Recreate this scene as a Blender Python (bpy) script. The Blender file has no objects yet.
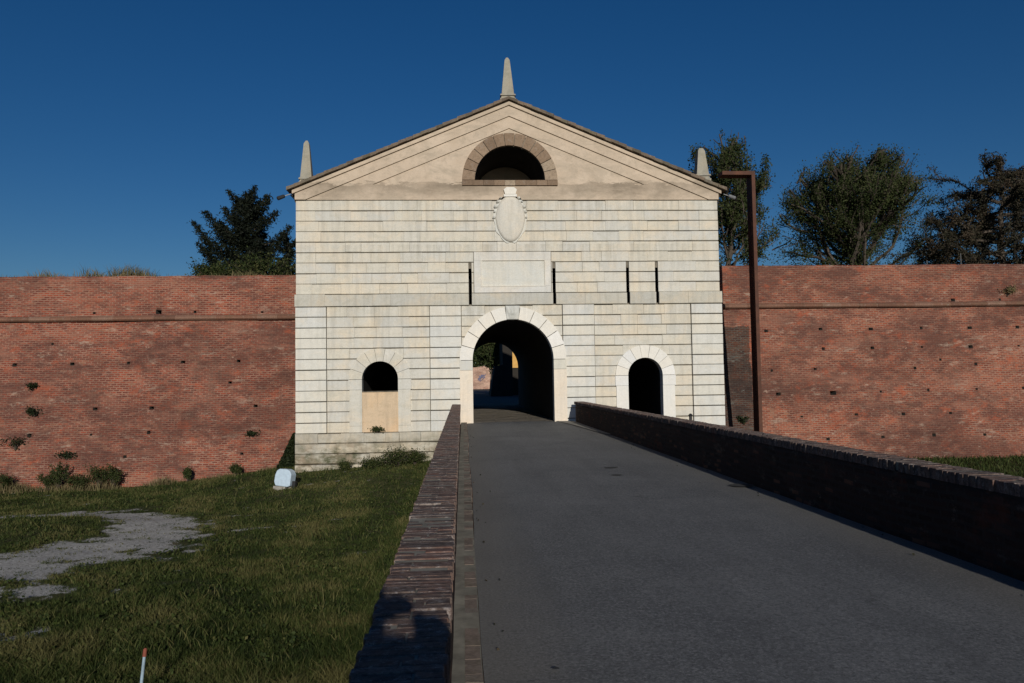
import bpy, bmesh, math, random
import numpy as np
from mathutils import Vector, Matrix, noise as mn
random.seed(7); RNG = np.random.default_rng(11)
S = bpy.context.scene; C = S.collection
PI = math.pi
H = 1.85            # eye height above the road
D = 32.3            # distance of the gate front
AX = 2.08           # gate axis
EL = math.radians(16.2); AZ = math.radians(4.5)

# ------------------------------------------------------------------ helpers
def link(o, parent=None):
    C.objects.link(o)
    if parent is not None: o.parent = parent
    return o
def tag(o, label=None, cat=None, group=None, kind=None):
    if label: o['label'] = label
    if cat: o['category'] = cat
    if group: o['group'] = group
    if kind: o['kind'] = kind
    return o
def empty(name, loc=(0, 0, 0), label=None, cat=None, group=None):
    o = bpy.data.objects.new(name, None); link(o); o.location = loc
    return tag(o, label, cat, group)
def obj(name, bm, mat, parent=None, smooth=False):
    me = bpy.data.meshes.new(name); bm.to_mesh(me); bm.free()
    me.materials.append(mat)
    if smooth: me.polygons.foreach_set('use_smooth', [True]*len(me.polygons))
    return link(bpy.data.objects.new(name, me), parent)
def np_obj(name, V, F, mat, parent=None, tint=None, smooth=False, shade=None):
    V = np.asarray(V, np.float32); F = np.asarray(F, np.int32)
    me = bpy.data.meshes.new(name); k = F.shape[1]
    me.vertices.add(len(V)); me.vertices.foreach_set('co', V.ravel())
    me.loops.add(F.size); me.loops.foreach_set('vertex_index', F.ravel())
    me.polygons.add(len(F)); me.polygons.foreach_set('loop_start', np.arange(len(F), dtype=np.int32)*k)
    me.update(calc_edges=True)
    if tint is not None:
        a = me.attributes.new('tint', 'FLOAT', 'POINT'); a.data.foreach_set('value', np.asarray(tint, np.float32))
    me.materials.append(mat)
    if smooth: me.polygons.foreach_set('use_smooth', [True]*len(F))
    me.validate()
    return link(bpy.data.objects.new(name, me), parent)
class MB:
    """collects polygons with one tint per piece, builds ONE mesh"""
    def __init__(s): s.v = []; s.f = []; s.t = []
    def add(s, vs, fs, t=.5):
        b = len(s.v); s.v += [tuple(v) for v in vs]; s.t += [t]*len(vs); s.f += [tuple(b+i for i in f) for f in fs]
    def box(s, x0, x1, y0, y1, z0, z1, t=.5):
        s.add([(x0,y0,z0),(x1,y0,z0),(x1,y1,z0),(x0,y1,z0),(x0,y0,z1),(x1,y0,z1),(x1,y1,z1),(x0,y1,z1)],
              [(0,1,5,4),(1,2,6,5),(2,3,7,6),(3,0,4,7),(4,5,6,7),(3,2,1,0)], t)
    def hexa(s, P, t=.5):
        s.add(P, [(0,1,5,4),(1,2,6,5),(2,3,7,6),(3,0,4,7),(4,5,6,7),(3,2,1,0)], t)
    def block(s, x0, x1, z0, z1, y, yb, t=.5, c=.016, cv=.0015):
        """ashlar block, front at y, chamfered front"""
        x0 += cv; x1 -= cv
        e = c*random.choice((.04, .05, .08, .4)); f = [(x0+e,y,z0+c),(x1-e,y,z0+c),(x1-e,y,z1-c),(x0+e,y,z1-c)]
        m = [(x0,y+c*1.2,z0),(x1,y+c*1.2,z0),(x1,y+c*1.2,z1),(x0,y+c*1.2,z1)]
        b = [(x0,yb,z0),(x1,yb,z0),(x1,yb,z1),(x0,yb,z1)]
        F = [(0,1,2,3)]
        for o in (0, 4):
            for i in range(4):
                j = (i+1) % 4; F.append((o+i, o+4+i, o+4+j, o+j))
        s.add(f+m+b, F, t)
    def prism(s, pts, y0, y1, t=.5):
        n = len(pts)
        s.add([(x,y0,z) for x,z in pts]+[(x,y1,z) for x,z in pts],
              [tuple(range(n)), tuple(range(2*n-1, n-1, -1))]+[(i,i+n,(i+1)%n+n,(i+1)%n) for i in range(n)], t)
    def tube(s, P, R, n=8, t=.5, cap=True):
        P = [Vector(p) for p in P]; rings = []
        u = None
        for i, p in enumerate(P):
            d = (P[min(i+1,len(P)-1)]-P[max(i-1,0)]).normalized()
            if u is None: u = d.cross(Vector((.13,.91,.37))).normalized()
            u = (u - d*u.dot(d)).normalized(); w = d.cross(u)
            rings.append([p+(u*math.cos(a)+w*math.sin(a))*R[i] for a in [2*PI*k/n for k in range(n)]])
        vs = [v for r in rings for v in r]; fs = []
        for i in range(len(P)-1):
            for k in range(n):
                fs.append((i*n+k, i*n+(k+1)%n, (i+1)*n+(k+1)%n, (i+1)*n+k))
        if cap: fs += [tuple(range(n-1,-1,-1)), tuple(range((len(P)-1)*n, len(P)*n))]
        s.add(vs, fs, t)
    def build(s, name, mat, parent=None, smooth=False, fix=True):
        me = bpy.data.meshes.new(name); me.from_pydata(s.v, [], s.f)
        a = me.attributes.new('tint', 'FLOAT', 'POINT'); a.data.foreach_set('value', s.t)
        me.materials.append(mat)
        if fix:
            bm = bmesh.new(); bm.from_mesh(me); bmesh.ops.recalc_face_normals(bm, faces=bm.faces); bm.to_mesh(me); bm.free()
        if smooth: me.polygons.foreach_set('use_smooth', [True]*len(me.polygons))
        return link(bpy.data.objects.new(name, me), parent)

# ------------------------------------------------------------------ materials
class NT:
    def __init__(s, name, rough=.85, spec=.3):
        s.m = bpy.data.materials.new(name); s.m.use_nodes = True; s.t = s.m.node_tree
        s.b = s.t.nodes['Principled BSDF']; s.b.inputs['Roughness'].default_value = rough
        s.b.inputs['Specular IOR Level'].default_value = spec
        s.co = s.n('ShaderNodeTexCoord').outputs['Object']
    def n(s, ty, **k):
        x = s.t.nodes.new(ty)
        for a, v in k.items(): setattr(x, a, v)
        return x
    def L(s, a, b): s.t.links.new(a, b)
    def noise(s, scale, detail=4, rough=.6, vec=None, dist=0, out='Fac'):
        x = s.n('ShaderNodeTexNoise'); x.inputs['Scale'].default_value = scale; x.inputs['Detail'].default_value = detail
        x.inputs['Roughness'].default_value = rough; x.inputs['Distortion'].default_value = dist
        s.L(vec or s.co, x.inputs['Vector']); return x.outputs[out]
    def map(s, scale=(1,1,1), vec=None, rot=(0,0,0), loc=(0,0,0)):
        x = s.n('ShaderNodeMapping'); x.inputs['Scale'].default_value = scale; x.inputs['Rotation'].default_value = rot
        x.inputs['Location'].default_value = loc
        s.L(vec or s.co, x.inputs['Vector']); return x.outputs[0]
    def ramp(s, v, *st):
        x = s.n('ShaderNodeValToRGB'); s.L(v, x.inputs[0]); e = x.color_ramp.elements
        while len(e) < len(st): e.new(.5)
        for i, (p, c) in enumerate(st):
            e[i].position = p; e[i].color = (*c, 1) if isinstance(c, tuple) else (c, c, c, 1)
        return x.outputs[0]
    def mix(s, f, a, b, mode='MIX'):
        x = s.n('ShaderNodeMix', data_type='RGBA', blend_type=mode)
        for sock, v in ((x.inputs[0], f), (x.inputs[6], a), (x.inputs[7], b)):
            if hasattr(v, 'is_output'): s.L(v, sock)
            elif isinstance(v, tuple): sock.default_value = (*v, 1)
            else: sock.default_value = v
        return x.outputs[2]
    def math(s, op, a, b=0.0, c=0.0):
        x = s.n('ShaderNodeMath', operation=op)
        for i, v in enumerate((a, b, c)):
            if hasattr(v, 'is_output'): s.L(v, x.inputs[i])
            else: x.inputs[i].default_value = v
        return x.outputs[0]
    def attr(s, name='tint'): return s.n('ShaderNodeAttribute', attribute_name=name).outputs['Fac']
    def sep(s, v=None):
        x = s.n('ShaderNodeSeparateXYZ'); s.L(v or s.co, x.inputs[0]); return x.outputs
    def comb(s, x_, y_, z_=0.0):
        x = s.n('ShaderNodeCombineXYZ')
        for i, v in enumerate((x_, y_, z_)):
            if hasattr(v, 'is_output'): s.L(v, x.inputs[i])
            else: x.inputs[i].default_value = v
        return x.outputs[0]
    def bump(s, h, strength=.4, dist=.02):
        x = s.n('ShaderNodeBump'); x.inputs['Strength'].default_value = strength; x.inputs['Distance'].default_value = dist
        s.L(h, x.inputs['Height']); s.L(x.outputs[0], s.b.inputs['Normal'])
    def out(s, col):
        if hasattr(col, 'is_output'): s.L(col, s.b.inputs['Base Color'])
        else: s.b.inputs['Base Color'].default_value = (*col, 1)
        return s.m

def plain(name, col, rough=.6, metal=0.0, var=.25, sc=9):
    t = NT(name, rough); t.b.inputs['Metallic'].default_value = metal
    n = t.noise(sc, 5)
    dk = tuple(c*(1-var) for c in col); lt = tuple(min(c*(1+var), 1) for c in col)
    t.bump(t.noise(sc*6, 3), .15, .01)
    return t.out(t.ramp(n, (.3, dk), (.7, lt)))

def stone_mat(name, base, var=.16, stain=.5, warm=(.60,.47,.33), low_dirt=False):
    t = NT(name, .8, .25)
    a = t.attr()
    r, g, b = base
    c = t.ramp(a, (0, (r*(1-var)*.98, g*(1-var), b*(1-var)*1.04)), (.35, (r*.97, g*.98, b*1.0)), (.6, (r*1.01, g*.99, b*.95)), (.85, (r*1.0, g*.96, b*.90)), (1, (r*1.08, g*1.08, b*1.1)))
    n1 = t.noise(.9, 8, .7, dist=.6)
    c = t.mix(t.math('MULTIPLY', t.ramp(n1, (.45, 0.), (.75, 1.)), stain*.8), c, tuple(x*w*1.25 for x, w in zip(base, (1., .82, .62))))
    st = t.noise(1.0, 6, .65, vec=t.map((5.5, 1, .55)))           # streaks running down the blocks
    c = t.mix(t.math('MULTIPLY', t.ramp(st, (.48, 0.), (.66, 1.)), stain*.38), c, (r*.5, g*.5, b*.5))
    f = t.noise(14, 6, .7)
    c = t.mix(t.math('MULTIPLY', t.ramp(f, (.35, 1.), (.6, 0.)), .22), c, (r*.62, g*.6, b*.55))
    q = t.noise(2.6, 9, .8, vec=t.map((.8, 1, 1.6), loc=(5, 5, 5)), dist=.7)
    c = t.mix(t.math('MULTIPLY', t.ramp(q, (.50, 0.), (.60, 1.)), stain*.42), c, (r*.66, g*.66, b*.60))
    q = t.noise(24, 8, .85)
    c = t.mix(t.math('MULTIPLY', t.ramp(q, (.54, 0.), (.62, 1.)), stain*.4), c, (r*.5, g*.48, b*.42))
    v = t.noise(5, 5, .75, vec=t.map((1, 1, 3.5)), dist=1.2)        # veining of the marble
    c = t.mix(t.math('MULTIPLY', t.ramp(v, (.49, 0.), (.52, 1.), ), .12), c, (r*.72, g*.74, b*.78))
    zz = t.sep()[2]
    sn = t.noise(1., 7, .75, vec=t.map((4.5, 1, .12), loc=(2, 2, 2)))
    drip = t.math('MULTIPLY', t.ramp(sn, (.44, 0.), (.62, 1.)), .42*min(stain, 1.))
    for top_, ln_ in ((4.97, 1.5), (9.46, 1.7), (7.55, 1.2)):
        dd = t.math('SUBTRACT', top_, zz); g_ = t.ramp(t.math('DIVIDE', dd, ln_), (0., 0.), (.01, 1.), (.35, .5), (1., 0.))
        c = t.mix(t.math('MULTIPLY', g_, drip), c, (r*.36, g*.35, b*.31))
    if low_dirt:
        z = t.sep()[2]
        m = t.math('ADD', z, t.math('MULTIPLY', t.math('SUBTRACT', t.noise(1.4, 7, .7), .5), 2.6))
        mm = t.n('ShaderNodeMapRange'); mm.inputs['From Min'].default_value = -.2; mm.inputs['From Max'].default_value = -1.35
        t.L(m, mm.inputs['Value'])
        pt = t.ramp(t.noise(1.6, 8, .75, vec=t.map((.8, 1, 1.8))), (.38, 0.), (.52, 1.))
        c = t.mix(t.math('MULTIPLY', t.math('MULTIPLY', mm.outputs[0], pt), .92), c, t.ramp(t.noise(3, 6), (.35, (.07, .075, .035)), (.65, (.27, .21, .15))))
    t.bump(t.math('ADD', t.noise(9, 6, .7), t.math('MULTIPLY', t.noise(45, 3), .3)), .35, .02)
    return t.out(c)

def brick_mat(name, along='x', c1=(.30,.066,.036), c2=(.17,.043,.03), mort=(.33,.20,.145), bw=.26, bh=.09, dark=1.0, mottle=1.0, grime=True, seed=0.):
    t = NT(name, .92, .12)
    x, y, z = t.sep()
    u = {'x': x, 'y': y}[along]
    wob = t.math('MULTIPLY', t.math('SUBTRACT', t.noise(.35, 3), .5), .22)
    wob2 = t.math('MULTIPLY', t.math('SUBTRACT', t.noise(2.5, 2), .5), .03)
    uv = t.comb(u, t.math('ADD', t.math('ADD', z, wob), wob2), 0.0)
    br = t.n('ShaderNodeTexBrick'); t.L(uv, br.inputs['Vector'])
    for k, v in (('Scale', 1.), ('Mortar Size', .021), ('Mortar Smooth', .25), ('Bias', 0.), ('Brick Width', bw), ('Row Height', bh)):
        br.inputs[k].default_value = v
    br.inputs['Color1'].default_value = (0, 0, 0, 1); br.inputs['Color2'].default_value = (1, 1, 1, 1); br.inputs['Mortar'].default_value = (.5, .5, .5, 1)
    bw_ = t.n('ShaderNodeRGBToBW'); t.L(br.outputs['Color'], bw_.inputs[0])
    d = dark
    sc = lambda c, k=1.0: tuple(q*d*k for q in c)
    c = t.ramp(bw_.outputs[0], (0, sc(c2, .85)), (.3, sc(c2, 1.1)), (.6, sc(c1)), (.85, sc((c1[0]*1.1, c1[1]*1.2, c1[2]*1.25))), (1, sc((.29, .13, .08))))
    pn = t.noise(5.5, 3, .6, vec=t.map((1, 1, 1.6), loc=(seed, 0, 3)))
    c = t.mix(t.ramp(pn, (.62, 0.), (.72, .75)), c, sc(mort, 1.15))      # replaced / pale bricks
    c = t.mix(t.ramp(pn, (.32, .5), (.40, 0.)), c, sc((.10, .055, .04)))   # burnt bricks
    c = t.mix(t.math('MULTIPLY', br.outputs['Fac'], .85), c, sc(mort))
    sp = t.noise(16, 8, .85, vec=t.map((1, 1, 1.5)))
    c = t.mix(t.math('MULTIPLY', t.ramp(sp, (.52, 0.), (.62, 1.)), .55), c, sc((.07, .04, .032)))
    n1 = t.noise(.33, 12, .8, vec=t.map((.8, 1, 1.9), loc=(seed*3, 0, 0)), dist=.15)
    c = t.mix(t.math('MULTIPLY', t.ramp(n1, (.45, 0.), (.58, 1.)), .75*mottle), c, sc((.09, .045, .037)))     # brown weathering
    n2 = t.noise(.5, 9, .75, vec=t.map((.6, 1, 2.6), loc=(7+seed, 3, 1)), dist=.1)
    c = t.mix(t.math('MULTIPLY', t.ramp(n2, (.52, 0.), (.66, 1.)), .55*mottle), c, sc((.31, .15, .105)))     # pale salts
    n3 = t.noise(.9, 8, .75, vec=t.map((1.1, 1, 1.8), loc=(17+seed, 3, 5)), dist=.1)
    c = t.mix(t.math('MULTIPLY', t.ramp(n3, (.56, 0.), (.64, 1.)), .6*mottle), c, sc((.36, .09, .045)))     # redder faces
    n4 = t.noise(1.7, 8, .8, vec=t.map((.6, 1, 2.2), loc=(37+seed, 13, 5)), dist=.1)
    c = t.mix(t.math('MULTIPLY', t.ramp(n4, (.57, 0.), (.63, 1.)), .6*mottle), c, sc((.42, .32, .25)))
    n5 = t.noise(.16, 12, .82, vec=t.map((.9, 1, 1.7), loc=(3.3+seed, 5, 2)))
    c = t.mix(t.math('MULTIPLY', t.ramp(n5, (.50, 0.), (.60, 1.)), .62*mottle), c, sc((.075, .036, .029)))
    n6 = t.noise(2.6, 10, .88, vec=t.map((1, 1, 1.5), loc=(53+seed, 5, 2)))
    c = t.mix(t.math('MULTIPLY', t.ramp(n6, (.59, 0.), (.63, 1.)), .7*mottle), c, sc((.50, .36, .28)))
    if grime:
        st = t.noise(1., 6, .7, vec=t.map((2.2, 1, .35), loc=(seed, 0, 0)))
        c = t.mix(t.math('MULTIPLY', t.ramp(st, (.55, 0.), (.8, 1.)), .45), c, sc((.12, .085, .065)))
    hh = t.math('ADD', t.math('MULTIPLY', br.outputs['Fac'], -.8), t.noise(22, 5, .75))
    t.bump(hh, .55, .03)
    return t.out(c), t

def plaster_mat():
    t = NT('plaster', .9, .15)
    c = t.ramp(t.noise(1.1, 8, .7), (.3, (.50, .40, .305)), (.7, (.61, .50, .395)))
    n = t.noise(1, 8, .75, vec=t.map((.5, 1, 1.3), loc=(3, 0, 9)), dist=.8)
    c = t.mix(t.math('MULTIPLY', t.ramp(n, (.47, 0.), (.60, 1.)), .6), c, (.40, .335, .26))
    q = t.noise(3.2, 10, .85, vec=t.map((.8, 1, 1)))
    c = t.mix(t.math('MULTIPLY', t.ramp(q, (.5, 0.), (.6, 1.)), .38), c, (.33, .275, .21))
    z = t.sep()[2]
    m = t.math('ADD', z, t.math('MULTIPLY', t.math('SUBTRACT', t.noise(1.6, 8, .75, vec=t.map((.5, 1, 2.))), .5), 1.3))
    r1 = t.ramp(t.math('MULTIPLY', t.math('SUBTRACT', m, 9.4), .8), (0., 0.), (.45, .85), (.58, .9), (.63, 0.))
    pt = t.ramp(t.noise(.35, 5, .6, vec=t.map(loc=(4, 2, 1))), (.4, .25), (.6, 1.))
    c = t.mix(t.math('MULTIPLY', r1, pt), c, (.20, .16, .12))                # lichen along the ledge
    c = t.mix(t.math('MULTIPLY', t.ramp(t.noise(7, 6, .8), (.58, 0.), (.7, 1.)), .3), c, (.22, .18, .15))
    t.bump(t.noise(12, 7, .7), .3, .02)
    return t.out(c)

M = {}
M['ashlar'] = stone_mat('ashlar_marble', (.64, .615, .555), var=.06, stain=.8)
M['pil'] = stone_mat('pilaster_marble', (.68, .67, .63), var=.07, stain=.6)
M['ashlar_low'] = stone_mat('plinth_marble', (.54, .51, .44), var=.2, stain=1., low_dirt=True)
M['white_stone'] = stone_mat('white_marble', (.78, .765, .735), var=.05, stain=.28)
M['jamb_stone'] = stone_mat('jamb_marble', (.78, .71, .63), var=.08, stain=.55)
M['shield'] = stone_mat('shield_marble', (.66, .645, .61), var=.05, stain=.6)
M['carving'] = stone_mat('carved_marble', (.66, .65, .60), var=.12, stain=.5)
M['obelisk'] = stone_mat('obelisk_stone', (.36, .34, .29), var=.1, stain=1.2)
M['plaster'] = plaster_mat()
M['groove'] = plain('old_mortar', (.17, .15, .12), .95, var=.5, sc=3)
M['inner'] = plain('shade_plaster', (.018, .016, .014), .95, var=.5, sc=1.2)  # shade of the passage and recesses put into a near-black colour
M['infill'] = stone_mat('peach_plaster', (.64, .50, .36), var=.1, stain=.9)
M['wall_l'], _ = brick_mat('rampart_brick_west', 'x', seed=0.)
M['wall_r'], tt = brick_mat('rampart_brick_east', 'x', c1=(.31,.078,.040), c2=(.19,.052,.034), seed=21.)
# shade painted into the brick: a darkened strip below the cordon beside the gate
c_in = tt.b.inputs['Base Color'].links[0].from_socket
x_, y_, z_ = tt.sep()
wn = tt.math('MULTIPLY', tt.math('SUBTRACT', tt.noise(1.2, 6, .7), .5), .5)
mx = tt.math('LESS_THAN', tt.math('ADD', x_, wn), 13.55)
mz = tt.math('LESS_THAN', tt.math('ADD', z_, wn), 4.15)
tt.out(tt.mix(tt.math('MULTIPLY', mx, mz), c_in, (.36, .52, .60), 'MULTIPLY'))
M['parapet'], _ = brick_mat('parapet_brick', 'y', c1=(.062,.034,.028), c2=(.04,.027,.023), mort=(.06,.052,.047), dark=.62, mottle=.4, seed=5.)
M['cause'], _ = brick_mat('causeway_brick', 'y', c1=(.30,.11,.065), c2=(.2,.09,.06), seed=9.)
M['lun_brick'] = None
def tinted_brick(name, cols, bumpy=.5, moss=0.):
    t = NT(name, .93, .12)
    st = [(i/(len(cols)-1), c) for i, c in enumerate(cols)]
    c = t.ramp(t.attr(), *st)
    c = t.mix(t.math('MULTIPLY', t.ramp(t.noise(14, 7, .8), (.45, 0.), (.65, 1.)), .5), c, tuple(q*.45 for q in cols[0]))
    c = t.mix(t.math('MULTIPLY', t.ramp(t.noise(5, 7, .8), (.55, 0.), (.68, 1.)), .5), c, (.33, .29, .26))
    if moss: c = t.mix(t.math('MULTIPLY', t.ramp(t.noise(2.3, 8, .8), (.5, 0.), (.64, 1.)), moss), c, (.10, .10, .055))
    t.bump(t.noise(40, 6, .75), bumpy, .02)
    return t.out(c)
M['lun_brick'] = tinted_brick('lunette_brick', [(.17,.12,.085), (.25,.175,.12), (.33,.24,.17), (.38,.30,.22)])
M['cap_brick'] = tinted_brick('coping_brick', [(.05,.035,.035), (.10,.06,.055), (.155,.08,.07), (.12,.09,.085), (.24,.21,.20)], 1., .3)
def coping():
    t = NT('coping_worn', .92, .12)
    c = t.ramp(t.attr(), (0, (.08,.062,.054)), (.4, (.13,.098,.083)), (.7, (.17,.112,.09)), (.93, (.17,.145,.13)), (1, (.27,.22,.19)))
    n = t.noise(11, 10, .9, vec=t.map((1, 1.7, 1)), dist=.3)
    c = t.mix(t.math('MULTIPLY', t.ramp(n, (.525, 0.), (.575, 1.)), .7), c, (.34, .31, .30))
    n = t.noise(15, 10, .9, vec=t.map((1, 1.5, 1), loc=(4, 4, 4)), dist=.3)
    c = t.mix(t.math('MULTIPLY', t.ramp(n, (.48, 0.), (.55, 1.)), .75), c, (.045, .034, .034))
    n = t.noise(2.2, 6, .7, vec=t.map(loc=(14, 4, 4)))
    c = t.mix(t.math('MULTIPLY', t.ramp(n, (.5, 0.), (.65, 1.)), .35), c, (.20, .085, .06))
    t.bump(t.noise(32, 8, .8, vec=t.map((.8, 1.8, 1))), .5, .012)
    return t.out(c)
M['cap_brick'] = coping()
M['kerb'] = tinted_brick('kerb_paver', [(.15,.12,.10), (.22,.175,.145), (.26,.20,.165), (.19,.17,.15)], .5, .45)
M['tile'] = tinted_brick('roof_tile', [(.11,.09,.07), (.17,.13,.10), (.22,.165,.12), (.16,.14,.11)], .6, .5)
M['grout'] = plain('lime_grout', (.20, .185, .15), .95, var=.4, sc=5)
M['cordon'] = tinted_brick('cordon_brick', [(.16,.085,.06), (.22,.11,.075), (.25,.15,.11)], .6, .3)

def asphalt():
    t = NT('asphalt', .82, .35)
    n = t.noise(.5, 7, .65, dist=.5)
    c = t.ramp(n, (.36, (.092, .094, .097)), (.62, (.142, .143, .143)))
    f = t.noise(38, 6, .88); c = t.mix(t.math('MULTIPLY', t.ramp(f, (.48, 0.), (.62, 1.)), .7), c, (.30, .30, .295))
    g = t.noise(38, 4, .8, vec=t.map(loc=(3, 3, 3))); c = t.mix(t.math('MULTIPLY', t.ramp(g, (.50, 0.), (.60, 1.)), .6), c, (.035, .036, .038))
    ln = t.noise(1., 6, .7, vec=t.map((1.6, .1, 1)))        # wheel tracks and drag marks along the road
    c = t.mix(t.math('MULTIPLY', t.ramp(ln, (.45, 0.), (.65, 1.)), .35), c, (.075, .075, .077))
    x = t.sep()[0]
    e = t.ramp(t.math('ADD', t.math('MULTIPLY', x, .2), t.math('MULTIPLY', t.math('SUBTRACT', t.noise(2.5, 6, .7), .5), .18)), (.05, 1.), (.16, 0.), (.8, 0.), (.95, 1.))
    c = t.mix(t.math('MULTIPLY', e, .45), c, (.17, .155, .135))    # dust at the edges
    sp = t.noise(3.2, 4, .6, vec=t.map(loc=(9, 1, 1)))
    c = t.mix(t.math('MULTIPLY', t.ramp(sp, (.72, 0.), (.76, 1.)), .6), c, (.05, .05, .05))
    vo = t.n('ShaderNodeTexVoronoi', feature='DISTANCE_TO_EDGE'); vo.inputs['Scale'].default_value = .55
    wv = t.n('ShaderNodeVectorMath', operation='ADD'); t.L(t.co, wv.inputs[0])
    nv = t.n('ShaderNodeTexNoise'); nv.inputs['Scale'].default_value = 1.6; nv.inputs['Detail'].default_value = 6; t.L(t.co, nv.inputs['Vector']); t.L(nv.outputs['Color'], wv.inputs[1])
    t.L(wv.outputs[0], vo.inputs['Vector'])
    ck = t.ramp(vo.outputs['Distance'], (0., 1.), (.006, 0.)); cm_ = t.ramp(t.noise(.45, 4, .6, vec=t.map(loc=(2, 8, 0))), (.5, 0.), (.6, 1.))
    c = t.mix(t.math('MULTIPLY', t.math('MULTIPLY', ck, cm_), .6), c, (.03, .03, .03))
    t.bump(t.math('ADD', t.noise(90, 3, .8), t.math('MULTIPLY', t.noise(3, 4), .6)), .55, .012)
    return t.out(c)
M['asphalt'] = asphalt()
M['dark_patch'] = plain('dark_asphalt_and_shade', (.045, .045, .046), .9, var=.3, sc=20)  # road marks, plus painted shade by the parapet and on the town road
M['paving'] = plain('gate_paving', (.15, .13, .105), .9, var=.35, sc=2.5)
M['verge'] = plain('concrete_gutter', (.24, .225, .20), .9, var=.25, sc=4)

def ground():
    t = NT('ground_soil_grass', .95, .1)
    g = t.attr('gravel')
    gr = t.ramp(t.noise(2.2, 8, .75), (.3, (.03, .038, .012)), (.5, (.055, .058, .022)), (.7, (.11, .09, .05)))
    fn = t.noise(14, 9, .88)
    gv = t.ramp(fn, (.34, (.12, .11, .09)), (.48, (.33, .32, .30)), (.62, (.62, .60, .57)))
    ed = t.math('ADD', g, t.math('MULTIPLY', t.math('SUBTRACT', t.noise(3.2, 10, .85), .5), 2.6))
    c = t.mix(t.ramp(ed, (.45, 0.), (.55, 1.)), gr, gv)
    t.bump(t.noise(24, 6, .8), .6, .04)
    return t.out(c)
M['ground'] = ground()
def leafy(name, a, b, c_, trans=.25):
    t = NT(name, .7, .2)
    c = t.ramp(t.attr(), (0, a), (.5, b), (1, c_))
    t.out(c)
    tr = t.n('ShaderNodeBsdfTranslucent'); t.L(c, tr.inputs[0])
    mx = t.n('ShaderNodeMixShader'); mx.inputs[0].default_value = trans
    t.L(t.b.outputs[0], mx.inputs[1]); t.L(tr.outputs[0], mx.inputs[2])
    t.L(mx.outputs[0], t.t.nodes['Material Output'].inputs[0])
    return t.m
M['grass'] = leafy('grass_blades', (.020, .034, .008), (.053, .073, .017), (.135, .125, .047))
M['dry'] = leafy('dry_grass', (.15, .12, .06), (.24, .19, .10), (.12, .12, .05))
M['leaf_dec'] = leafy('deciduous_leaves', (.022, .034, .01), (.04, .056, .017), (.068, .075, .028))
M['leaf_con'] = leafy('conifer_needles', (.004, .007, .004), (.008, .012, .006), (.018, .021, .011), .03)
M['leaf_ced'] = leafy('cedar_needles', (.018, .020, .012), (.035, .033, .020), (.062, .044, .028), .1)
M['leaf_shrub'] = leafy('weed_leaves', (.018, .03, .008), (.04, .058, .016), (.085, .085, .03))
M['leaf_dark'] = leafy('ivy_leaves', (.01, .016, .006), (.018, .028, .01), (.035, .045, .016))
M['bark'] = plain('bark', (.075, .06, .048), .95, var=.4, sc=6)
def corten():
    t = NT('corten_steel', .75, .3)
    c = t.ramp(t.noise(2, 8, .75), (.3, (.05, .023, .016)), (.55, (.10, .04, .024)), (.75, (.16, .062, .03)))
    c = t.mix(t.math('MULTIPLY', t.ramp(t.noise(1., 6, .7, vec=t.map((8, 8, .5))), (.5, 0.), (.75, 1.)), .5), c, (.05, .028, .022))
    t.bump(t.noise(30, 5), .2, .01); return t.out(c)
M['corten'] = corten()
M['metal_dark'] = plain('dark_metal', (.03, .03, .032), .5, .3)
M['metal_pale'] = plain('galvanised_metal', (.45, .46, .47), .45, .6)
M['metal_mid'] = plain('weathered_metal', (.16, .165, .17), .6, .3)
M['lampblue'] = plain('pale_blue_paint', (.46, .57, .68), .5, var=.1)
M['concrete'] = plain('concrete', (.30, .28, .25), .9)
M['yellow'] = plain('ochre_plaster', (.62, .36, .11), .9, var=.12, sc=2)
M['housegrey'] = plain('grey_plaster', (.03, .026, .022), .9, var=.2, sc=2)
M['glassdark'] = plain('dark_glass', (.02, .022, .025), .15, var=.1)
M['stakeblue'] = plain('pole_paint', (.30, .40, .48), .5)
M['orange'] = plain('rusty_orange', (.24, .07, .045), .7)
M['ruin'], _ = brick_mat('ruin_brick', 'x', c1=(.62,.34,.24), c2=(.50,.27,.20), mort=(.6,.48,.38), mottle=.6, seed=3.)
M['graffiti'] = plain('graffiti_paint', (.16, .16, .24), .8)
M['cloth'] = plain('dark_jacket', (.03, .035, .05), .9)
M['jeans'] = plain('jeans', (.04, .055, .09), .9)
M['skin'] = plain('skin', (.45, .28, .2), .6, var=.08)
M['hair'] = plain('hair', (.03, .02, .015), .8)
M['cam'] = plain('camera_body', (.015, .015, .015), .5)

# ------------------------------------------------------------------ gatehouse
gate = empty('gatehouse', (AX, D, 0), 'white ashlar city gatehouse with a plastered pediment and a dark archway over the road', 'gatehouse')
OFF = Vector((-AX, -D, 0))
def P(mb, name, mat, parent=gate, **k):       # build in world coordinates, then hang under the gatehouse
    o = mb.build(name, mat, parent, **k); 
    if parent is gate: o.location = OFF
    return o
zT, zS, zB = 9.44, 5.47, 4.95
HU = zT; rowU = (zT-zS)/9; rowL = (zB+.30)/12
ARCH = dict(main=(AX+.02, 2.63, 1.72, 2.25, -5), win=(-3.47, 1.90, .755, 1.28, -.3), door=(7.73, 1.90, .755, 1.28, -5))
SLITS = [.33, 3.90, 7.07, 8.33]

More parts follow.
